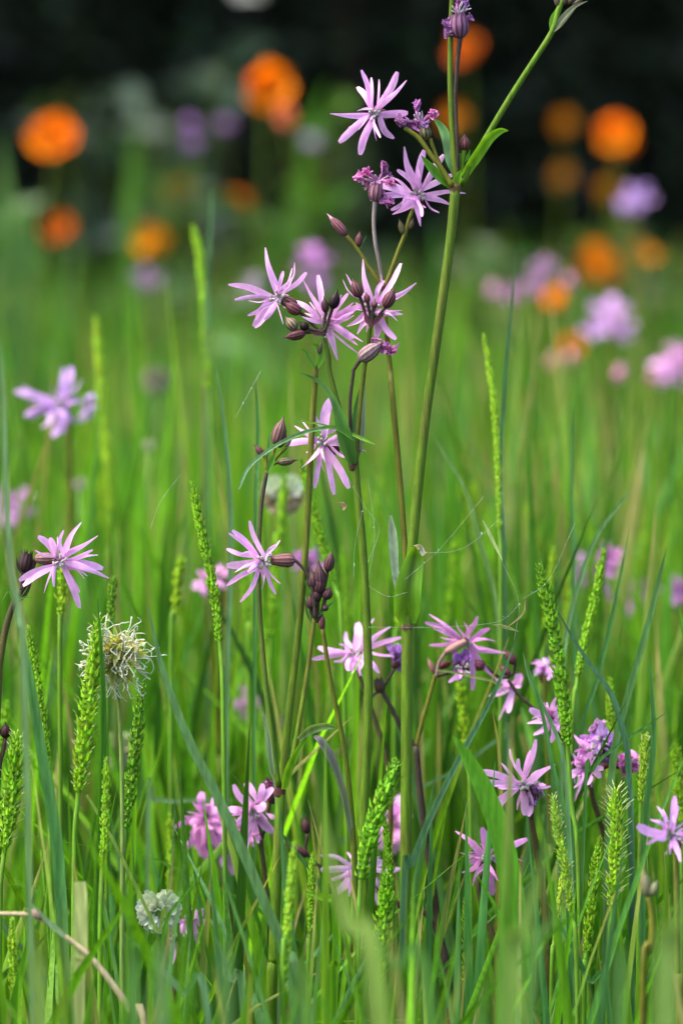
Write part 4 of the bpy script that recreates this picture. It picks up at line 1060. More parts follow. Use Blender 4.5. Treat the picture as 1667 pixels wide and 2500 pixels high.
spike([(882, 1880), (892, 1960), (900, 2040)], 20, 1.6, "thin spike tucked between the bushy spike and the thick stem", (0.10, 0.22, 0.02), [(900, 2200)])
spike([(1412, 1815), (1414, 1900), (1410, 1990), (1404, 2090)], 34, 1.58, "fuzzy lime spike with silvery bristles beneath the round pink bud", (0.17, 0.29, 0.03), [(1395, 2300)], fuzz=1.2, awn=.7)
spike([(1376, 1925), (1364, 2020), (1354, 2110), (1345, 2200)], 26, 1.59, "shorter lime spike beside the fuzzy bristly one", (0.14, 0.26, 0.025), [(1340, 2340)])
spike([(1268, 1830), (1285, 1930), (1300, 2010), (1312, 2100)], 22, 1.57, "pale plaited spike leaning among the broad blurred blades", (0.19, 0.30, 0.05), [(1325, 2300)], fuzz=1.1, awn=.3)
spike([(1290, 2010), (1283, 2080), (1272, 2160)], 18, 1.6, "small yellowish narrow spike low among the crested spikes", (0.24, 0.32, 0.05), [(1265, 2320)], fuzz=.6)
spike([(40, 1690), (34, 1780), (22, 1870), (10, 1960)], 40, 1.58, "broad feathery spike below the dark single bud", (0.12, 0.24, 0.02), [(0, 2200)], fuzz=1.2, awn=.3)
spike([(8, 1830), (2, 1900), (-6, 1980)], 40, 1.6, "green feathery spike half behind the broad one below the dark bud", (0.10, 0.22, 0.02), [(-10, 2200)], fuzz=1.2)
spike([(65, 1440), (85, 1560), (102, 1690), (112, 1800)], 26, 1.62, "slim lime spike beside the stout blue-green blade", (0.14, 0.26, 0.022), [(120, 2100)])
spike([(244, 1742), (244, 1830), (240, 1920), (235, 2000)], 22, 1.55, "neatly plaited small spike between dark folded blades", (0.16, 0.28, 0.03), [(230, 2300)], dens=.8)
spike([(262, 1325), (256, 1390), (250, 1460)], 22, 1.68, "short dark spike behind the fluffy white-anthered head", (0.08, 0.17, 0.02), [(245, 1800)])
spike([(28, 2110), (32, 2220), (38, 2300), (45, 2400)], 24, 1.55, "pale zigzag spike low beside the dry reddish stalk", (0.20, 0.31, 0.05), fuzz=1.1)
spike([(676, 1935), (666, 2050), (658, 2170), (650, 2290)], 26, 1.5, "soft pale spike in front of the forked stem", (0.17, 0.29, 0.04), fuzz=.7)
spike([(718, 1960), (716, 2050), (712, 2150)], 20, 1.57, "thin plaited spike beside the soft pale one", (0.14, 0.26, 0.03), [(708, 2300)])
spike([(655, 1090), (645, 1200), (632, 1330), (622, 1470)], 26, 1.85, "blurred spike behind the blurred white clover", stem=[(615, 1800)])
spike([(690, 1055), (715, 1150), (742, 1250), (768, 1340)], 26, 1.72, "soft plaited spike slanting between the two flowering stems", (0.12, 0.24, 0.02), [(790, 1600)])
spike([(1400, 1560), (1402, 1660), (1404, 1760), (1400, 1830)], 26, 1.7, "soft spike behind the fading violet flowers", (0.15, 0.26, 0.03), [(1400, 2100)])
spike([(1480, 1690), (1476, 1760), (1470, 1850)], 22, 1.64, "small pale spike rising past the round pink bud", (0.2, 0.3, 0.05), [(1465, 2200)], awn=.3)
spike([(1552, 1710), (1558, 1800), (1562, 1900)], 26, 1.7, "blurred lime spike above the pale broad-petalled flower", (0.16, 0.28, 0.03), [(1565, 2200)])
spike([(390, 1870), (392, 1960), (390, 2060)], 20, 1.72, "yellowish blurred spike behind the clover head", (0.17, 0.28, 0.03), [(388, 2300)])
spike([(1070, 2060), (1072, 2160), (1068, 2270)], 22, 1.62, "lime spike low beside the blackish stem", (0.16, 0.28, 0.03), [(1064, 2352)])

# more of the same spikes standing behind and between
r9 = random.Random(77)
for k in range(34):
    d = r9.uniform(1.66, 2.5)
    x = r9.uniform(10, 1560); y = 395 + (0.61 - r9.uniform(.345 + .05 * (d > 1.8), .435)) * FPX / d / K
    l = r9.uniform(150, 300) * 1.6 / d; tl = r9.uniform(-.16, .16)
    pale = r9.random() < .5
    tag_ = ("soft yellowish" if pale else "soft mid-green") + (" leaning" if abs(tl) > .06 else " upright") + " grass spike standing back in the meadow"
    spike([(x, y), (x + l * tl * .4, y + l * .4), (x + l * tl, y + l)], r9.uniform(20, 30) * 1.6 / d, d, tag_, (0.17, 0.27, 0.022) if pale else (0.12, 0.24, 0.018), [(x + l * tl * 1.4, y + l * 2)],
          group=tag_.replace("grass spike", "grass spikes"), dens=.6)

# ---- fluffy grass head with white anthers
D = 1.58
hc = P(800 * .3571, 1240 + 1010 * .3571, D)
base = Vector((hc.x + .01, hc.y, 0))
R = tag(empty("flowering_grass", base), "fluffy grass head bristling with curled white anthers above green spikelets", "grass head")
mb = MB(); tube(mb, [base] + U([(285, 2352), (282, 1900), (278, 1700), (268, 1560), (262, 1480)], D + .006), [0.0012, 0.0011, 0.001, 0.0009, 0.0008, 0.0006], (0.13, 0.2, 0.04), 6); mb.build("stalk", M_STEM, R, base)
sp = MB(); an_ = MB()
r0 = random.Random(5)
for k in range(150):
    a = r0.uniform(0, 2 * math.pi); zz = r0.uniform(-1, 1); rr = math.sqrt(1 - zz * zz)
    dv = Vector((rr * math.cos(a), zz * .8, rr * math.sin(a)))
    ln = r0.uniform(0.6, 1.0) * 0.0145
    b0 = hc + Vector((r0.uniform(-.2, .2), 0, r0.uniform(-.4, .4))) * 0.012
    e = b0 + dv * ln + Vector((0, 0, -0.0015))
    cc = jit((0.46, 0.48, 0.15), .25, r0)
    ribbon(sp, [b0 + dv * ln * .2, b0.lerp(e, .6), e], 0.0027, tuple(v * .8 for v in cc), [0.4, 1, .8, .1], .7, r0.uniform(-1, 1), 3, cc)
    for q in range(2 if k % 3 == 0 else 1):
        g = e - dv * ln * r0.uniform(0, .12)
        w1 = g + dv * r0.uniform(.001, .003) + Vector((r0.gauss(0, 1), r0.gauss(0, 1), r0.gauss(0, 1))) * 0.0012
        w2 = w1 + dv * .001 + Vector((r0.gauss(0, 1), r0.gauss(0, 1), r0.gauss(-.5, 1))) * 0.0018
        w3 = w2 + Vector((r0.gauss(0, 1), r0.gauss(0, 1), r0.gauss(-.4, 1))) * 0.0014
        tube(an_, [g, w1, w2, w3], [0.00013, 0.0002, 0.00024, 0.00014], jit((0.58, 0.60, 0.47), .15, r0), 4, seg=3, cap=False)
for k in range(9):
    a = r0.uniform(0, 2 * math.pi)
    e = hc + Vector((math.cos(a) * r0.uniform(.014, .021), 0, math.sin(a) * r0.uniform(.014, .02)))
    m = hc.lerp(e, .7) + Vector((r0.uniform(-1, 1), 0, r0.uniform(-1, 1))) * .002
    tube(an_, [hc.lerp(e, .5), m, e], [0.0002, 0.00022, 0.0004], (0.62, 0.64, 0.46), 4, seg=4)
sp.build("spikelets", M_SPIKE, R, base)["kind"] = "stuff"
an_.build("anthers", M_WHITE, R, base)["kind"] = "stuff"


# ---- clover heads
def clover(x, y, r, d, label, col=(0.62, 0.67, 0.55), top=(0.22, 0.36, 0.08), brown=None, seed=1, group="white clover heads", n=80):
    c = P(x, y, d); R_ = mm(r, d)
    r1 = random.Random(seed)
    base = Vector((c.x + r1.uniform(-.01, .01), c.y + 0.005, 0))
    root = tag(empty("white_clover", base), label, "clover", group)
    mb = MB(); tube(mb, [base, base.lerp(c, .5) + Vector((.004, 0, 0)), c], [0.0011, 0.001, 0.001], (0.11, 0.2, 0.04), 6); mb.build("stalk", M_STEM, root, base)
    cm = MB(); calyx(cm, c - Vector((0, 0, R_ * .5)), c + Vector((0, 0, R_ * .55)), R_ * 1.0, top, top); cm.build("flower_head", M_LEAF, root, base)
    hd = root.children[-1] if root.children else None
    fm = MB()
    for k in range(n):
        zz = 1 - 2 * (k + .5) / n; a = k * 2.39996
        rr = math.sqrt(1 - zz * zz)
        if zz > .82: continue
        dv = Vector((rr * math.cos(a), rr * math.sin(a), zz))
        upv = (dv + Vector((0, 0, .55 if zz > -.2 else -.6))).normalized()
        b0 = c + dv * R_ * .4; m = c + dv * R_ * .76 + upv * R_ * .08; e = m + upv * R_ * .28
        cc = jit(col if zz < .45 else tuple(.55 * x_ + .45 * y_ for x_, y_ in zip(col, top)), .1, r1)
        if brown and zz < -.1: cc = jit(brown, .2, r1)
        ribbon(fm, [b0, m, e], R_ * .36, tuple(v * .8 for v in cc), [.5, .9, 1, .55], .7, r1.uniform(-.6, .6), 4, cc)
    fo = fm.build("florets", M_WHITE, None, None)
    fo.location = (0, 0, 0)
    for v in fo.data.vertices: v.co = v.co - base
    fo.parent = root
    fo["kind"] = "stuff"


clover(388, 2222, 52, 1.6, "white clover head with green centre low in the grass", seed=3)
clover(690, 1205, 50, 1.88, "blurred white clover head with browning skirt behind the bud stems", brown=(0.35, 0.27, 0.17), seed=4)
clover(380, 925, 32, 2.5, "faint pinkish-white clover head behind the pale spikes", (0.30, 0.29, 0.20), (0.2, 0.26, 0.1), seed=6)
clover(362, 1085, 16, 2.1, "tiny blurred white clover bud behind the pale spikes", (0.36, 0.38, 0.24), n=26, seed=7)
clover(195, 1180, 17, 2.1, "small pale clover bud on the meadow below the soft lilac flower", (0.36, 0.33, 0.28), n=26, seed=8)
clover(290, 1830, 46, 1.85, "whitish blurred clover head behind the dark plaited spike", (0.32, 0.37, 0.2), seed=9)

# ---- dry reddish stalk at the lower left
D = 1.5
pts = U([(270, 2275), (210, 2200), (150, 2150), (85, 2105), (0, 2098), (-40, 2095)], D)
pts = U([(345, 2420), (310, 2340)], D) + pts
base = Vector((pts[0].x + .035, pts[0].y, 0))
q = tag(empty("dry_stalk", base), "bent pale reddish stalk with a withered pink bud lying across the grass", "dry stalk")
mb = MB(); tube(mb, [base] + pts, [0.0014, 0.0014, 0.0014, 0.0014, 0.0013, 0.0011, 0.0010, 0.0009, 0.0008], (0.34, 0.27, 0.16), 7); mb.build("stem", M_STEM, q, base)
mb = MB(); calyx(mb, P(*ca(240, 1100), D - .003), P(*ca(140, 1050), D - .003), mm(24, D), (0.2, 0.1, 0.09), (0.42, 0.27, 0.22)); mb.build("bud", M_BUD, q, base)
mb = MB(); ribbon(mb, U([(150, 2150, -.004), (110, 2115, -.005), (68, 2070, -.006)], D), mm(14, D), (0.20, 0.31, 0.18), [0.8, 1, .6, .1]); mb.build("leaf", M_LEAF, q, base)

# ---- spider silk with caught bits, strung between the stems
W_ = tag(empty("spider_web", P(1000, 1500, 1.59)), "fine dusty spider silk strung between the tall stems with caught debris", "spider web")
wo = Vector(W_.location)
thr = [[(835, 1160), (815, 1250), (812, 1330)], [(845, 1440), (1000, 1440), (1140, 1428), (1195, 1385)], [(600, 850), (540, 960)], [(415, 1090), (370, 1150), (345, 1215)], [(845, 1100), (860, 1230), (845, 1330)],
       [(960, 1270), (1060, 1260), (1150, 1190)], [(1200, 1375), (1260, 1330), (1320, 1200)], [(930, 1330), (1010, 1260), (1110, 1140)], [(1150, 1285), (1190, 1380), (1180, 1470)], [(845, 1345), (890, 1370), (935, 1360)],
       [(795, 1090), (835, 1160), (870, 1215), (845, 1290)]]
for t in thr:
    mb = MB(); tube(mb, U(t, 1.59), [0.000022, 0.000022], (1, 1, 1), 4, seg=6, cap=False); mb.build("thread", M_WEB, W_, wo)
r2_ = random.Random(21)
mb = MB()
for k in range(30):
    t = U(r2_.choice(thr), 1.59); i = r2_.randrange(len(t) - 1); p = t[i].lerp(t[i + 1], r2_.random())
    s = r2_.choice((.00015, .0002, .0003)); e = p + Vector((r2_.gauss(0, 1), 0, r2_.gauss(0, 1))) * s
    tube(mb, [p - (e - p), e], [s * .5, s * .35], (1, 1, 1), 5, seg=1)
mb.build("dust", M_WEB, W_, wo)["kind"] = "stuff"
for pts, w, cc, lab in (([(1108, 1195), (1130, 1240), (1153, 1287)], 9, (0.36, 0.42, 0.20), "pale splinter of dry grass hanging in the spider silk"),
                        ([(1130, 1434), (1160, 1440), (1190, 1450)], 9, (0.26, 0.30, 0.14), "small dry twig-like grass bit caught on the silk"),
                        ([(1165, 1440), (1200, 1410), (1205, 1378)], 5, (0.4, 0.32, 0.22), "curled brownish tendril rising from the caught grass bit"),
                        ([(775, 1155), (790, 1160), (788, 1172)], 12, (0.34, 0.22, 0.15), "tiny brown leaf scrap hanging under the middle flower")):
    p = U(pts, 1.588); mb = MB(); ribbon(mb, p, mm(w, 1.588), cc, [.3, 1, .9, .2], .6, .3); tag(mb.build("debris_scrap", M_GRASS, None, p[0]), lab, "debris")


# ---- single blades one can tell apart, and the mass of grass
def hmax(d):
    """tallest plain grass at a depth, as the layers of the meadow show it"""
    return np.interp(d, [0.7, 1.0, 1.4, 1.6, 1.72, 1.85, 2.1, 3.0, 4.5, 6.5, 8], [0.46, 0.405, 0.335, 0.325, 0.345, 0.42, 0.45, 0.455, 0.47, 0.50, 0.46])


PAL = np.array([G_LIME, (0.115, 0.300, 0.012), G_MID, G_BLUE, (0.105, 0.255, 0.070), G_DARK, (0.21, 0.36, 0.025), (0.34, 0.31, 0.12)])
PALP = np.array([.20, .19, .20, .12, .08, .14, .062, .008])


def grass_arrays(n, d0, d1, ylo, rings, wmin, wmax, spread, power=1.0, lean=.16, rs=nrng, hk=(0.62, 1.0), palp=PALP):
    d = d0 + (d1 - d0) * rs.random(n) ** power
    x = (rs.random(n) - .5) * (0.196 * d * 1.15 + spread)
    H = hmax(d) * (hk[0] + (hk[1] - hk[0]) * rs.random(n) ** 0.8)
    az = rs.uniform(0, 2 * np.pi, n)
    ln = np.abs(rs.normal(0, lean, n))
    w = rs.uniform(wmin, wmax, n)
    fa = rs.uniform(-1.1, 1.1, n)
    t = np.linspace(0, 1, rings)
    hx = H * ln
    cx = x[:, None] + np.cos(az)[:, None] * hx[:, None] * t[None] ** 1.8 + rs.normal(0, .05, n)[:, None] * H[:, None] * t[None]
    cyy = d[:, None] + np.sin(az)[:, None] * hx[:, None] * t[None] ** 1.8
    drop = (ln ** 2) * 0.45
    cz = H[:, None] * (t[None] - drop[:, None] * t[None] ** 3) - 0.005
    pr = np.interp(t, [0, .15, .5, .8, .94, 1], [.7, .9, 1, .75, .35, .03])
    hw = w[:, None] * pr[None] * .5
    sx, sy = np.cos(fa)[:, None], np.sin(fa)[:, None]
    fold = .35
    L_ = np.stack([cx - sx * hw, cyy - sy * hw, cz], -1)
    C_ = np.stack([cx + sy * hw * fold, cyy - sx * hw * fold, cz], -1)
    R_ = np.stack([cx + sx * hw, cyy + sy * hw, cz], -1)
    V = np.stack([L_, C_, R_], 2)                   # n, rings, 3, xyz
    ci = rs.choice(len(PAL), n, p=palp)
    # neighbouring blades belong to the same tuft and share its green
    cell = (np.floor(x / .05).astype(int) * 7919 + np.floor(d / .16).astype(int) * 104729) % 997
    tuft = np.random.default_rng(3)
    tc, tb = tuft.choice(len(PAL), 997, p=palp), tuft.uniform(.55, 1.15, 997)
    ci = np.where(rs.random(n) < .6, tc[cell], ci)
    col = PAL[ci] * rs.uniform(.75, 1.2, (n, 1)) * tb[cell][:, None] * rs.uniform(.93, 1.07, (n, 3))
    return V, col, d


def quad_idx(n, rings):
    a = np.arange(rings - 1)[:, None] * 3
    q = np.concatenate([np.concatenate([a, a + 1, a + 4, a + 3], 1), np.concatenate([a + 1, a + 2, a + 5, a + 4], 1)], 0)
    return (q[None] + (np.arange(n) * rings * 3)[:, None, None]).reshape(-1, 4)


def mesh_np(name, V, col, mat):
    n, rings = V.shape[:2]
    q = quad_idx(n, rings)
    me = bpy.data.meshes.new(name)
    me.vertices.add(n * rings * 3); me.vertices.foreach_set("co", V.astype(np.float32).ravel())
    me.loops.add(q.size); me.loops.foreach_set("vertex_index", q.astype(np.int32).ravel())
    me.polygons.add(len(q)); me.polygons.foreach_set("loop_start", (np.arange(len(q)) * 4).astype(np.int32))
    me.polygons.foreach_set("use_smooth", np.ones(len(q), bool))
    me.update(calc_edges=True)
    at = me.color_attributes.new("Col", 'FLOAT_COLOR', 'POINT')
    cc = np.concatenate([col, np.ones((n, 1))], 1)
    cv = np.repeat(cc[:, None], rings, 1)                       # some tips have dried
    dry = (np.modf(col[:, 1] * 9973.7)[0] < .22)
    cv[dry, -1] = (.36, .28, .11, 1); cv[dry, -2] = cv[dry, -2] * .6 + np.array((.30, .27, .09, 1)) * .4
    at.data.foreach_set("color", np.repeat(cv.reshape(-1, 4), 3, 0).astype(np.float32).ravel())
    me.materials.append(mat)
    ob = bpy.data.objects.new(name, me); COL.objects.link(ob)
    return ob


Va, ca_, _ = grass_arrays(150, 1.42, 1.95, 0, 9, .0035, .0072, 0.0, 1.0, .15, np.random.default_rng(5), (0.84, 1.04))
Vb, cb_, _ = grass_arrays(75, 1.40, 1.85, 0, 9, .0035, .0075, 0.0, 1.0, .55, np.random.default_rng(9), (0.95, 1.2))
V, colr = np.concatenate([Va, Vb]), np.concatenate([ca_, cb_])
for i in range(len(V)):
    b = V[i, 0, 1].copy()
    o = mesh_np("grass_blade", (V[i] - b)[None], colr[i][None], M_GRASS)
    o.location = b
    k = int(np.argmin(np.abs(PAL - colr[i][None]).sum(1)))
    hue = ("bright green", "blue-green", "dark green")[0 if k in (0, 1, 2, 6, 7) else 1 if k in (3, 4) else 2]
    lean = math.hypot(*(V[i, -1, 1] - V[i, 0, 1])[:2]) / max(.05, V[i, -1, 1, 2])
    pose = "upright" if lean < .1 else "slightly leaning" if lean < .22 else "arching"
    wide = "broad" if np.linalg.norm(V[i, 4, 2] - V[i, 4, 0]) > .0054 else "narrow"
    tag(o, f"{pose} {wide} {hue} grass blade among the flower stems", "grass blade", f"{pose} {wide} {hue} blades among the stems")


def stuff(name, label, arrs):
    V = np.concatenate([a[0] for a in arrs]); c = np.concatenate([a[1] for a in arrs])
    o = mesh_np(name, V, c, M_GRASS)
    o["kind"] = "stuff"; o["label"] = label; o["category"] = "grass"
    return o


stuff("meadow_grass", "dense green meadow grass filling the space between the plants",
      [grass_arrays(900, 1.15, 1.45, 0, 7, .003, .006, 0.9, 1, .17, hk=(.55, .97)),
       grass_arrays(1300, 1.45, 1.95, 0, 7, .003, .007, 0.9, 1, .16, hk=(.5, .98)),
       grass_arrays(1900, 1.85, 2.7, 0, 7, .004, .009, 1.0, 1, .12, hk=(.5, 1.02)),
       grass_arrays(260, 1.5, 2.3, 0, 7, .0035, .007, 0.8, 1, .5, hk=(.85, 1.15)),
       grass_arrays(200, 1.78, 2.5, 0, 7, .0035, .007, 0.8, 1, .07, hk=(1.0, 1.24)),
       grass_arrays(260, 1.9, 3.0, 0, 7, .010, .016, 0.8, 1, .08, hk=(.7, 1.05), palp=np.array([.4, .4, .15, 0, 0, 0, .05, 0])),
       grass_arrays(2700, 2.7, 4.2, 0, 7, .005, .011, 1.2, 1, .13)])
stuff("far_meadow_grass", "soft green grass of the meadow running back to the hedge",
      [grass_arrays(5000, 4.2, 6.6, 0, 6, .005, .011, 2.0, 1, .16, hk=(.5, 1.08)),
       grass_arrays(1300, 6.6, 8.2, 0, 6, .004, .010, 3.0, 1, .2, hk=(.3, .9))])
stuff("foreground_grass", "loose soft grass close to the camera", [grass_arrays(24, 1.1, 1.3, 0, 8, .003, .005, 0.5, 1, .14, hk=(.45, .92))])
stuff("short_grass", "short dense undergrowth of grass at the foot of the plants",
      [grass_arrays(3000, 1.0, 3.0, 0, 5, .003, .007, 0.9, 1, .3, hk=(.25, .7)), grass_arrays(4000, 3.0, 6.6, 0, 5, .004, .009, 1.6, 1, .3, hk=(.3, .75))])

# ------------------------------------------------------------------ blurred flowers further back
def auto_petals(cx, cy, d, rad=0.0165, tilt=0.8, r=rng, n=5):
    px = rad * FPX / d
    out = []
    a0 = r.uniform(0, 6.28)
    for k in range(n):
        a = a0 + k * 2 * math.pi / n + r.uniform(-.15, .15)
        lob = []
        for (da, ll, w) in ((-.42, .62, .16), (-.17, 1, .30), (.17, .97, .30), (.42, .6, .16)):
            q = px * ll * r.uniform(.85, 1.1)
            lob.append((cx + math.cos(a + da) * q, cy + math.sin(a + da) * q * tilt, px * w))
        out.append(lob)
    return out


def back_plant(flowers, d, label, buds=(), group="pink flowers further back in the meadow", col=PINK):
    cx, cy = flowers[0][0], flowers[0][1]
    top = P(cx, cy, d)
    base = Vector((top.x + rng.uniform(-.03, .03), top.y + .02, 0))
    pl = Plant("ragged_robin", base, label, "wildflower", group)
    fork = top.lerp(base, .25)
    pl.stem([base, base.lerp(fork, .5) + Vector((rng.uniform(-.01, .01), 0, 0)), fork], [0.0022, 0.0018, 0.0014], STEM_G)
    for f in flowers:
        dd = d + (f[3] if len(f) > 3 else 0)
        b0 = pl.flower(f[0], f[1], auto_petals(f[0], f[1], dd, f[2] if len(f) > 2 else .0165), dd, axis=(rng.uniform(-.3, .3), .8, .5), col=jit(col, .1), calw=26)
        pl.stem([fork, fork.lerp(b0, .6) + Vector((0, 0, .006)), b0], [0.0011, 0.0009, 0.0009], STEM_B, name="branch", sides=6)
    for (x, y, w, c) in buds:
        pl.bud(x, y + w, x + rng.uniform(-4, 4), y - w, w * 1.3, d, rib=tuple(v * .8 for v in c), gap=c)
        pl.stem([fork, fork.lerp(P(x, y + w, d), .6), P(x, y + w, d)], [0.001, 0.0008, 0.0008], STEM_B, name="branch", sides=6)
    return pl


VI = (0.58, 0.36, 0.68)
# soft lilac flower left, read petal by petal
D = 2.0
mpx = [P(*cl(400, 1030), D + .008), P(*cl(440, 1230), D + .008)]
base = ground_point(mpx, .1)
W1 = Plant("ragged_robin", base, "soft lilac flower with broad petals beside the blurred yellowish spike", "wildflower", "pink flowers further back in the meadow")
W1.stem([base] + mpx[::-1], [0.002, 0.0014, 0.001], STEM_B)
W1.flower(*cl(390, 1010), conv(cl, .3827, [[(405, 775, 60), (455, 770, 60)], [(100, 930, 55), (140, 890, 50), (180, 1000, 30)], [(160, 1090, 60), (200, 1110, 50)], [(340, 1220, 60), (390, 1200, 56)], [(520, 990, 50), (480, 1120, 60)]]), D, col=(0.62, 0.36, 0.68), L=.019)
W1.flower(*cl(560, 1020), conv(cl, .3827, [[(590, 940, 50), (560, 950, 40)], [(600, 1060, 60), (580, 1110, 50)], [(520, 1130, 50), (540, 1080, 40)]]), D + .01, col=(0.5, 0.36, 0.55), cal=False)
back_plant([(1555, 480, .019), (1530, 500, .014, .03)], 3.6, "pale violet flower alone against the dark hedge beneath the bright orange bloom", col=VI)
back_plant([(1490, 760, .02), (1510, 800, .016, .02), (1455, 800, .014, -.02)], 2.9, "large pale pink flower head under the drooping orange flowers", col=(0.62, 0.36, 0.66))
back_plant([(1310, 690, .015), (1250, 715, .014), (1330, 650, .012)], 3.2, "loose spray of dusky pink flowers and round buds by the tallest thin blade",
           [(1205, 705, 26, (0.5, 0.22, 0.36)), (1387, 685, 24, (0.6, 0.22, 0.42))], col=(0.5, 0.28, 0.46))
back_plant([(1640, 905, .02), (1665, 870, .018, .02)], 2.8, "bright pink flower with a single pink bud on a sideways stalk", [(1512, 908, 24, (0.55, 0.2, 0.36)), (1590, 920, 18, (0.5, 0.2, 0.26))])
back_plant([(1352, 880, .009)], 3.0, "pair of rosy buds with an orange tinge in the soft meadow", [(1390, 868, 22, (0.6, 0.25, 0.36)), (1350, 880, 26, (0.5, 0.25, 0.22))], col=(0.5, 0.26, 0.2))
back_plant([(1460, 1390, .017), (1420, 1400, .015, .02), (1490, 1360, .012)], 2.1, "soft pink flower cluster behind the plaited leaning spike", col=(0.62, 0.28, 0.6))
back_plant([(1545, 1465, .016), (1560, 1430, .012, .02)], 2.2, "small soft pink flower below the slender leaning blade", col=(0.6, 0.30, 0.58))
back_plant([(1662, 1440, .015)], 2.2, "half-hidden pink flower beside the soft meadow edge of the slender blade", col=(0.6, 0.30, 0.58))
back_plant([(765, 630, .018), (770, 690, .014, .03)], 3.0, "blurred violet-pink flower just above the middle flower heads", col=(0.5, 0.22, 0.52))
back_plant([(360, 680, .018)], 3.6, "dull mauve flower under the yellow-orange bloom", col=(0.36, 0.22, 0.33))
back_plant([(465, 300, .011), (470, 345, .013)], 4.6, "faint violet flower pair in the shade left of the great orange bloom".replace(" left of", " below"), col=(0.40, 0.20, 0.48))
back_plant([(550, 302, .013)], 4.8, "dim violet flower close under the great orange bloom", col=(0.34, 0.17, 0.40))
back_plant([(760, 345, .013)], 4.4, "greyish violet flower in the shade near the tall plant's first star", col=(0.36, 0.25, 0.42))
back_plant([(30, 1230, .018), (5, 1260, .016, .02)], 2.3, "soft rosy flower behind the pale soft blade", col=(0.6, 0.3, 0.56))
back_plant([(510, 1420, .010), (535, 1400, .008)], 1.9, "small group of pink buds beside the slim beaded spike", [(500, 1440, 16, (0.6, 0.26, 0.52)), (540, 1425, 15, (0.6, 0.26, 0.52))])
back_plant([(755, 1370, .012)], 1.9, "pink flower glimpsed behind the dark bud cluster", col=(0.62, 0.28, 0.56))
back_plant([(610, 1720, .014), (640, 1760, .012)], 2.0, "pale pink flowers blurred behind the three forking stems", [(755, 1765, 15, (0.55, 0.14, 0.36))], col=(0.56, 0.33, 0.52))
back_plant([(1328, 1632, .007)], 1.75, "round rosy bud behind the thick crested spike", [(1328, 1632, 15, (0.6, 0.18, 0.45))])
back_plant([(620, 690, .012)], 3.2, "faint pink flower behind the pink heads and the tall pale spike", col=(0.45, 0.33, 0.42))


# ---- orange flowers
def orange(x, y, rad, d, label, col=(0.82, 0.22, 0.006), tilt=0.5, yaw=0.0, group="orange flowers in front of the hedge", stemcol=STEM_G, lean=0.0):
    c = P(x, y, d); yaw += rng.uniform(-.5, .5); tilt += rng.uniform(-.25, .25); rad *= .95
    base = Vector((c.x + rng.uniform(-.04, .04) + lean, c.y + .03, 0))
    o = Vector((base.x, base.y, 0))
    root = tag(empty("orange_flower", o), label, "flower", group)
    mb = MB(); tube(mb, [base, base.lerp(c, .5) + Vector((rng.uniform(-.02, .02), 0, 0)), c], [0.003, 0.0022, 0.0018], stemcol, 8); mb.build("stem", M_STEM, root, o)
    hm = MB()
    n0 = Vector((math.sin(yaw), -math.cos(tilt), math.sin(tilt))).normalized()
    s = n0.cross(Vector((0, 0, 1))).normalized(); u = s.cross(n0)
    for k in range(26):
        a = k * 2.4; rr = rad * .02 * k ** .6
        e = c + n0 * rad * .32 + (s * math.cos(a) + u * math.sin(a)) * rr
        tube(hm, [c, e], [0.0005, 0.0009], (0.75, 0.42, 0.02), 4, seg=1)
    hd = hm.build("flower_head", M_ORANGE, root, o)
    rot = rng.uniform(0, 6)
    for ring, (np_, rk, cup) in enumerate(((6, 1.0, .25), (5, .78, .55))):
        for k in range(np_):
            a = rot + k * 2 * math.pi / np_ + ring * .5
            rd = s * math.cos(a) + u * math.sin(a); sd = n0.cross(rd)
            pm = MB(); vs, fs, cs = [], [], []
            cc = jit(col, .3); pl_ = rng.uniform(.65, 1.08); cu_ = rng.uniform(.3, 2.2); tw_ = rng.uniform(-.25, .25)
            for i in range(6):
                t = i / 5
                for j in range(-2, 3):
                    wv = math.sin(min(1, t * .9 + .12) * math.pi * .62) * rad * rk * .62 * (1 if t < .9 else .8)
                    ed = abs(j) / 2
                    p = c + rd * (rad * rk * pl_ * t * (1 - .10 * ed * t)) + sd * (wv * j / 2) + n0 * (rad * cup * cu_ * t * t + tw_ * wv * j / 2 + rad * .12 * ed * ed + rng.uniform(-.02, .02) * rad)
                    vs.append(p); cs.append(tuple(v * (.85 + .2 * t) for v in cc))
            for i in range(5):
                for j in range(4):
                    q_ = i * 5 + j; fs.append((q_, q_ + 1, q_ + 6, q_ + 5))
            pm.add(vs, fs, cs); pm.build("petal", M_ORANGE, hd, o)
    for k in range(3):
        t0 = base.lerp(c, .12 + .22 * k)
        a = rng.uniform(0, 6.28)
        e = t0 + Vector((math.cos(a) * .10, math.sin(a) * .07, .05))
        lm = MB(); ribbon(lm, [t0, t0.lerp(e, .5) + Vector((0, 0, .02)), e], .028, jit(G_DARK), None, .3, .4); lm.build("leaf", M_LEAF, root, o)
    return root


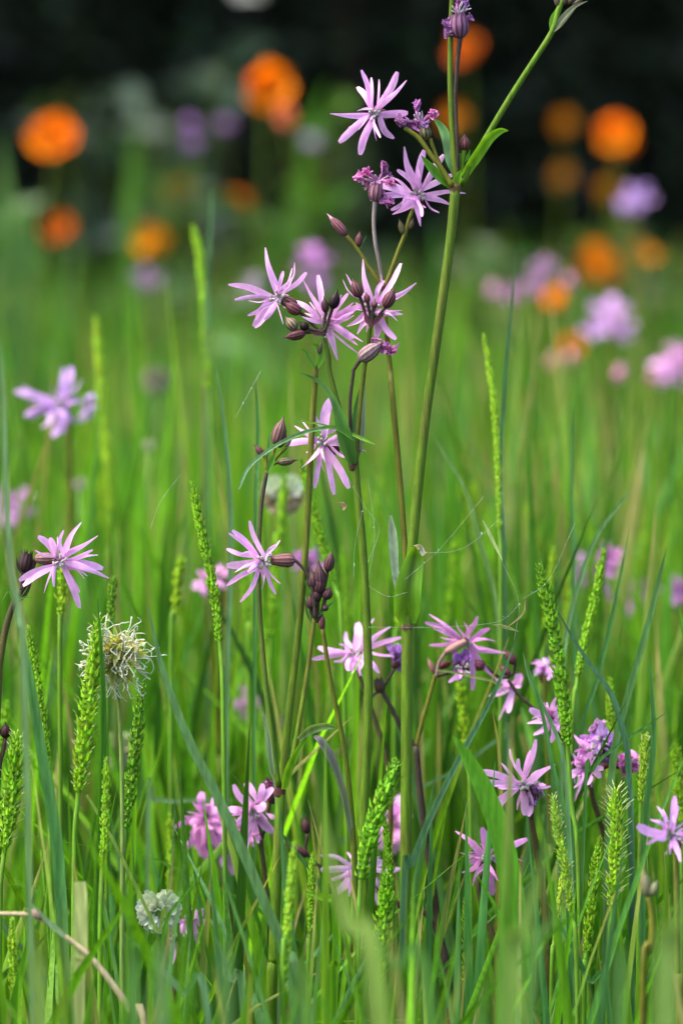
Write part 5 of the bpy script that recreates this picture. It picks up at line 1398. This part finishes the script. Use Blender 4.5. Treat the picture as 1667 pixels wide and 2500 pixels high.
O1, O2, O3 = (0.72, 0.21, 0.003), (0.52, 0.21, 0.004), (0.54, 0.11, 0.004)
orange(133, 340, .031, 3.8, "big glowing orange flower alone beside the green leafy plant", O1, .45)
orange(646, 218, .032, 4.0, "great orange flower standing highest against the dark hedge", O1, .5)
orange(700, 285, .014, 3.8, "small salmon flower touching the great orange bloom", (0.65, 0.24, 0.12), .2)
orange(1140, 128, .026, 5.2, "deep orange flower behind the shrivelled top seed head", O3, .6)
orange(1507, 335, .031, 4.4, "bright orange flower above the pale violet one", O1, .5)
orange(430, 468, .021, 5.0, "amber round flower beneath the faint violet pair", O2, .4)
orange(584, 500, .021, 5.2, "brownish orange flower beside the soft thin blade tip", (0.5, 0.17, 0.01), .4)
orange(138, 563, .023, 4.8, "orange-red flower below the big glowing one", O3, .5)
orange(372, 590, .027, 4.5, "golden orange flower above the dull mauve one", O2, .6)
orange(1460, 665, .033, 4.6, "wide drooping orange flower over the large pale pink head", (0.55, 0.18, 0.004), .8)
orange(1563, 630, .027, 5.2, "amber flower next to the wide drooping orange one", (0.40, 0.17, 0.004), .6)
orange(1355, 735, .016, 4.0, "folded orange flower hanging beside the dusky pink spray", (0.75, 0.26, 0.01), .9)
orange(1390, 850, .013, 3.6, "small orange bloom behind the rosy bud pair", (0.7, 0.25, 0.01), .5)
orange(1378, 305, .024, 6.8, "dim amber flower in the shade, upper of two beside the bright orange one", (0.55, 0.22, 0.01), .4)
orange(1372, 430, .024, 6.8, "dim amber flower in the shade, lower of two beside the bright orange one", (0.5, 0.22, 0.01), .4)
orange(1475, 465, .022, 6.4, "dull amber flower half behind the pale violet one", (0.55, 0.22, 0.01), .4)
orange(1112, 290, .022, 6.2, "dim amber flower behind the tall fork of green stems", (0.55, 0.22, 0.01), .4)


# ---- shaded leafy plants in front of the hedge
def leafy(x, y, d, h, n, size, col, label, spread=.12, seed=1, name="leafy_plant"):
    r1 = random.Random(seed)
    top = P(x, y, d); base = Vector((top.x, top.y, 0))
    root = tag(empty(name, base), label, "plant", "leafy plants before the hedge")
    sm = MB()
    tips = []
    for k in range(5):
        e = Vector((top.x + r1.uniform(-1, 1) * spread, top.y + r1.uniform(-1, 1) * spread, top.z - r1.uniform(0, .3) * h))
        tube(sm, [base, base.lerp(e, .5) + Vector((r1.uniform(-.02, .02), 0, 0)), e], [0.004, 0.003, 0.0015], jit(STEM_G, .2, r1), 6)
        tips.append(e)
    sm.build("stem", M_STEM, root, base)
    for k in range(n):
        e = r1.choice(tips); p = base.lerp(e, 1 - r1.random() ** 1.5 * .7)
        a = r1.uniform(0, 6.28); q = p + Vector((math.cos(a), math.sin(a), r1.uniform(-.2, .7))) * size
        lm = MB(); ribbon(lm, [p, p.lerp(q, .5) + Vector((0, 0, size * .12)), q], size * .42, jit(col, .2, r1), [.25, .8, 1, .8, .4, .03], .3, r1.uniform(-.8, .8), 4)
        lm.build("leaf", M_LEAF, root, base)


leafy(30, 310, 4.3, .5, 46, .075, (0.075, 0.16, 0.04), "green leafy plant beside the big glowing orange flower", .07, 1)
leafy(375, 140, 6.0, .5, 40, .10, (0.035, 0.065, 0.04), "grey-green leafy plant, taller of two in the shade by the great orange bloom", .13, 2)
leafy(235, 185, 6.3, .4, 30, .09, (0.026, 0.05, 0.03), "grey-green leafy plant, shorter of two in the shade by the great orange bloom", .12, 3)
leafy(360, 300, 5.0, .5, 26, .07, (0.04, 0.10, 0.016), "upright fresh green plant between the amber flowers", .04, 4)
leafy(690, 430, 4.6, .5, 30, .07, (0.035, 0.085, 0.016), "upright green plant under the salmon flower", .05, 5)
leafy(782, 215, 5.2, .4, 12, .08, (0.07, 0.17, 0.02), "bright green sprig beside the great orange bloom", .03, 6)
leafy(1640, 560, 5.0, .4, 36, .07, (0.05, 0.085, 0.028), "pale leafy plant beyond the pale violet flower", .08, 7)
leafy(1330, 590, 5.0, .4, 40, .07, (0.05, 0.09, 0.025), "pale green leafy plant behind the dusky pink spray", .10, 8)
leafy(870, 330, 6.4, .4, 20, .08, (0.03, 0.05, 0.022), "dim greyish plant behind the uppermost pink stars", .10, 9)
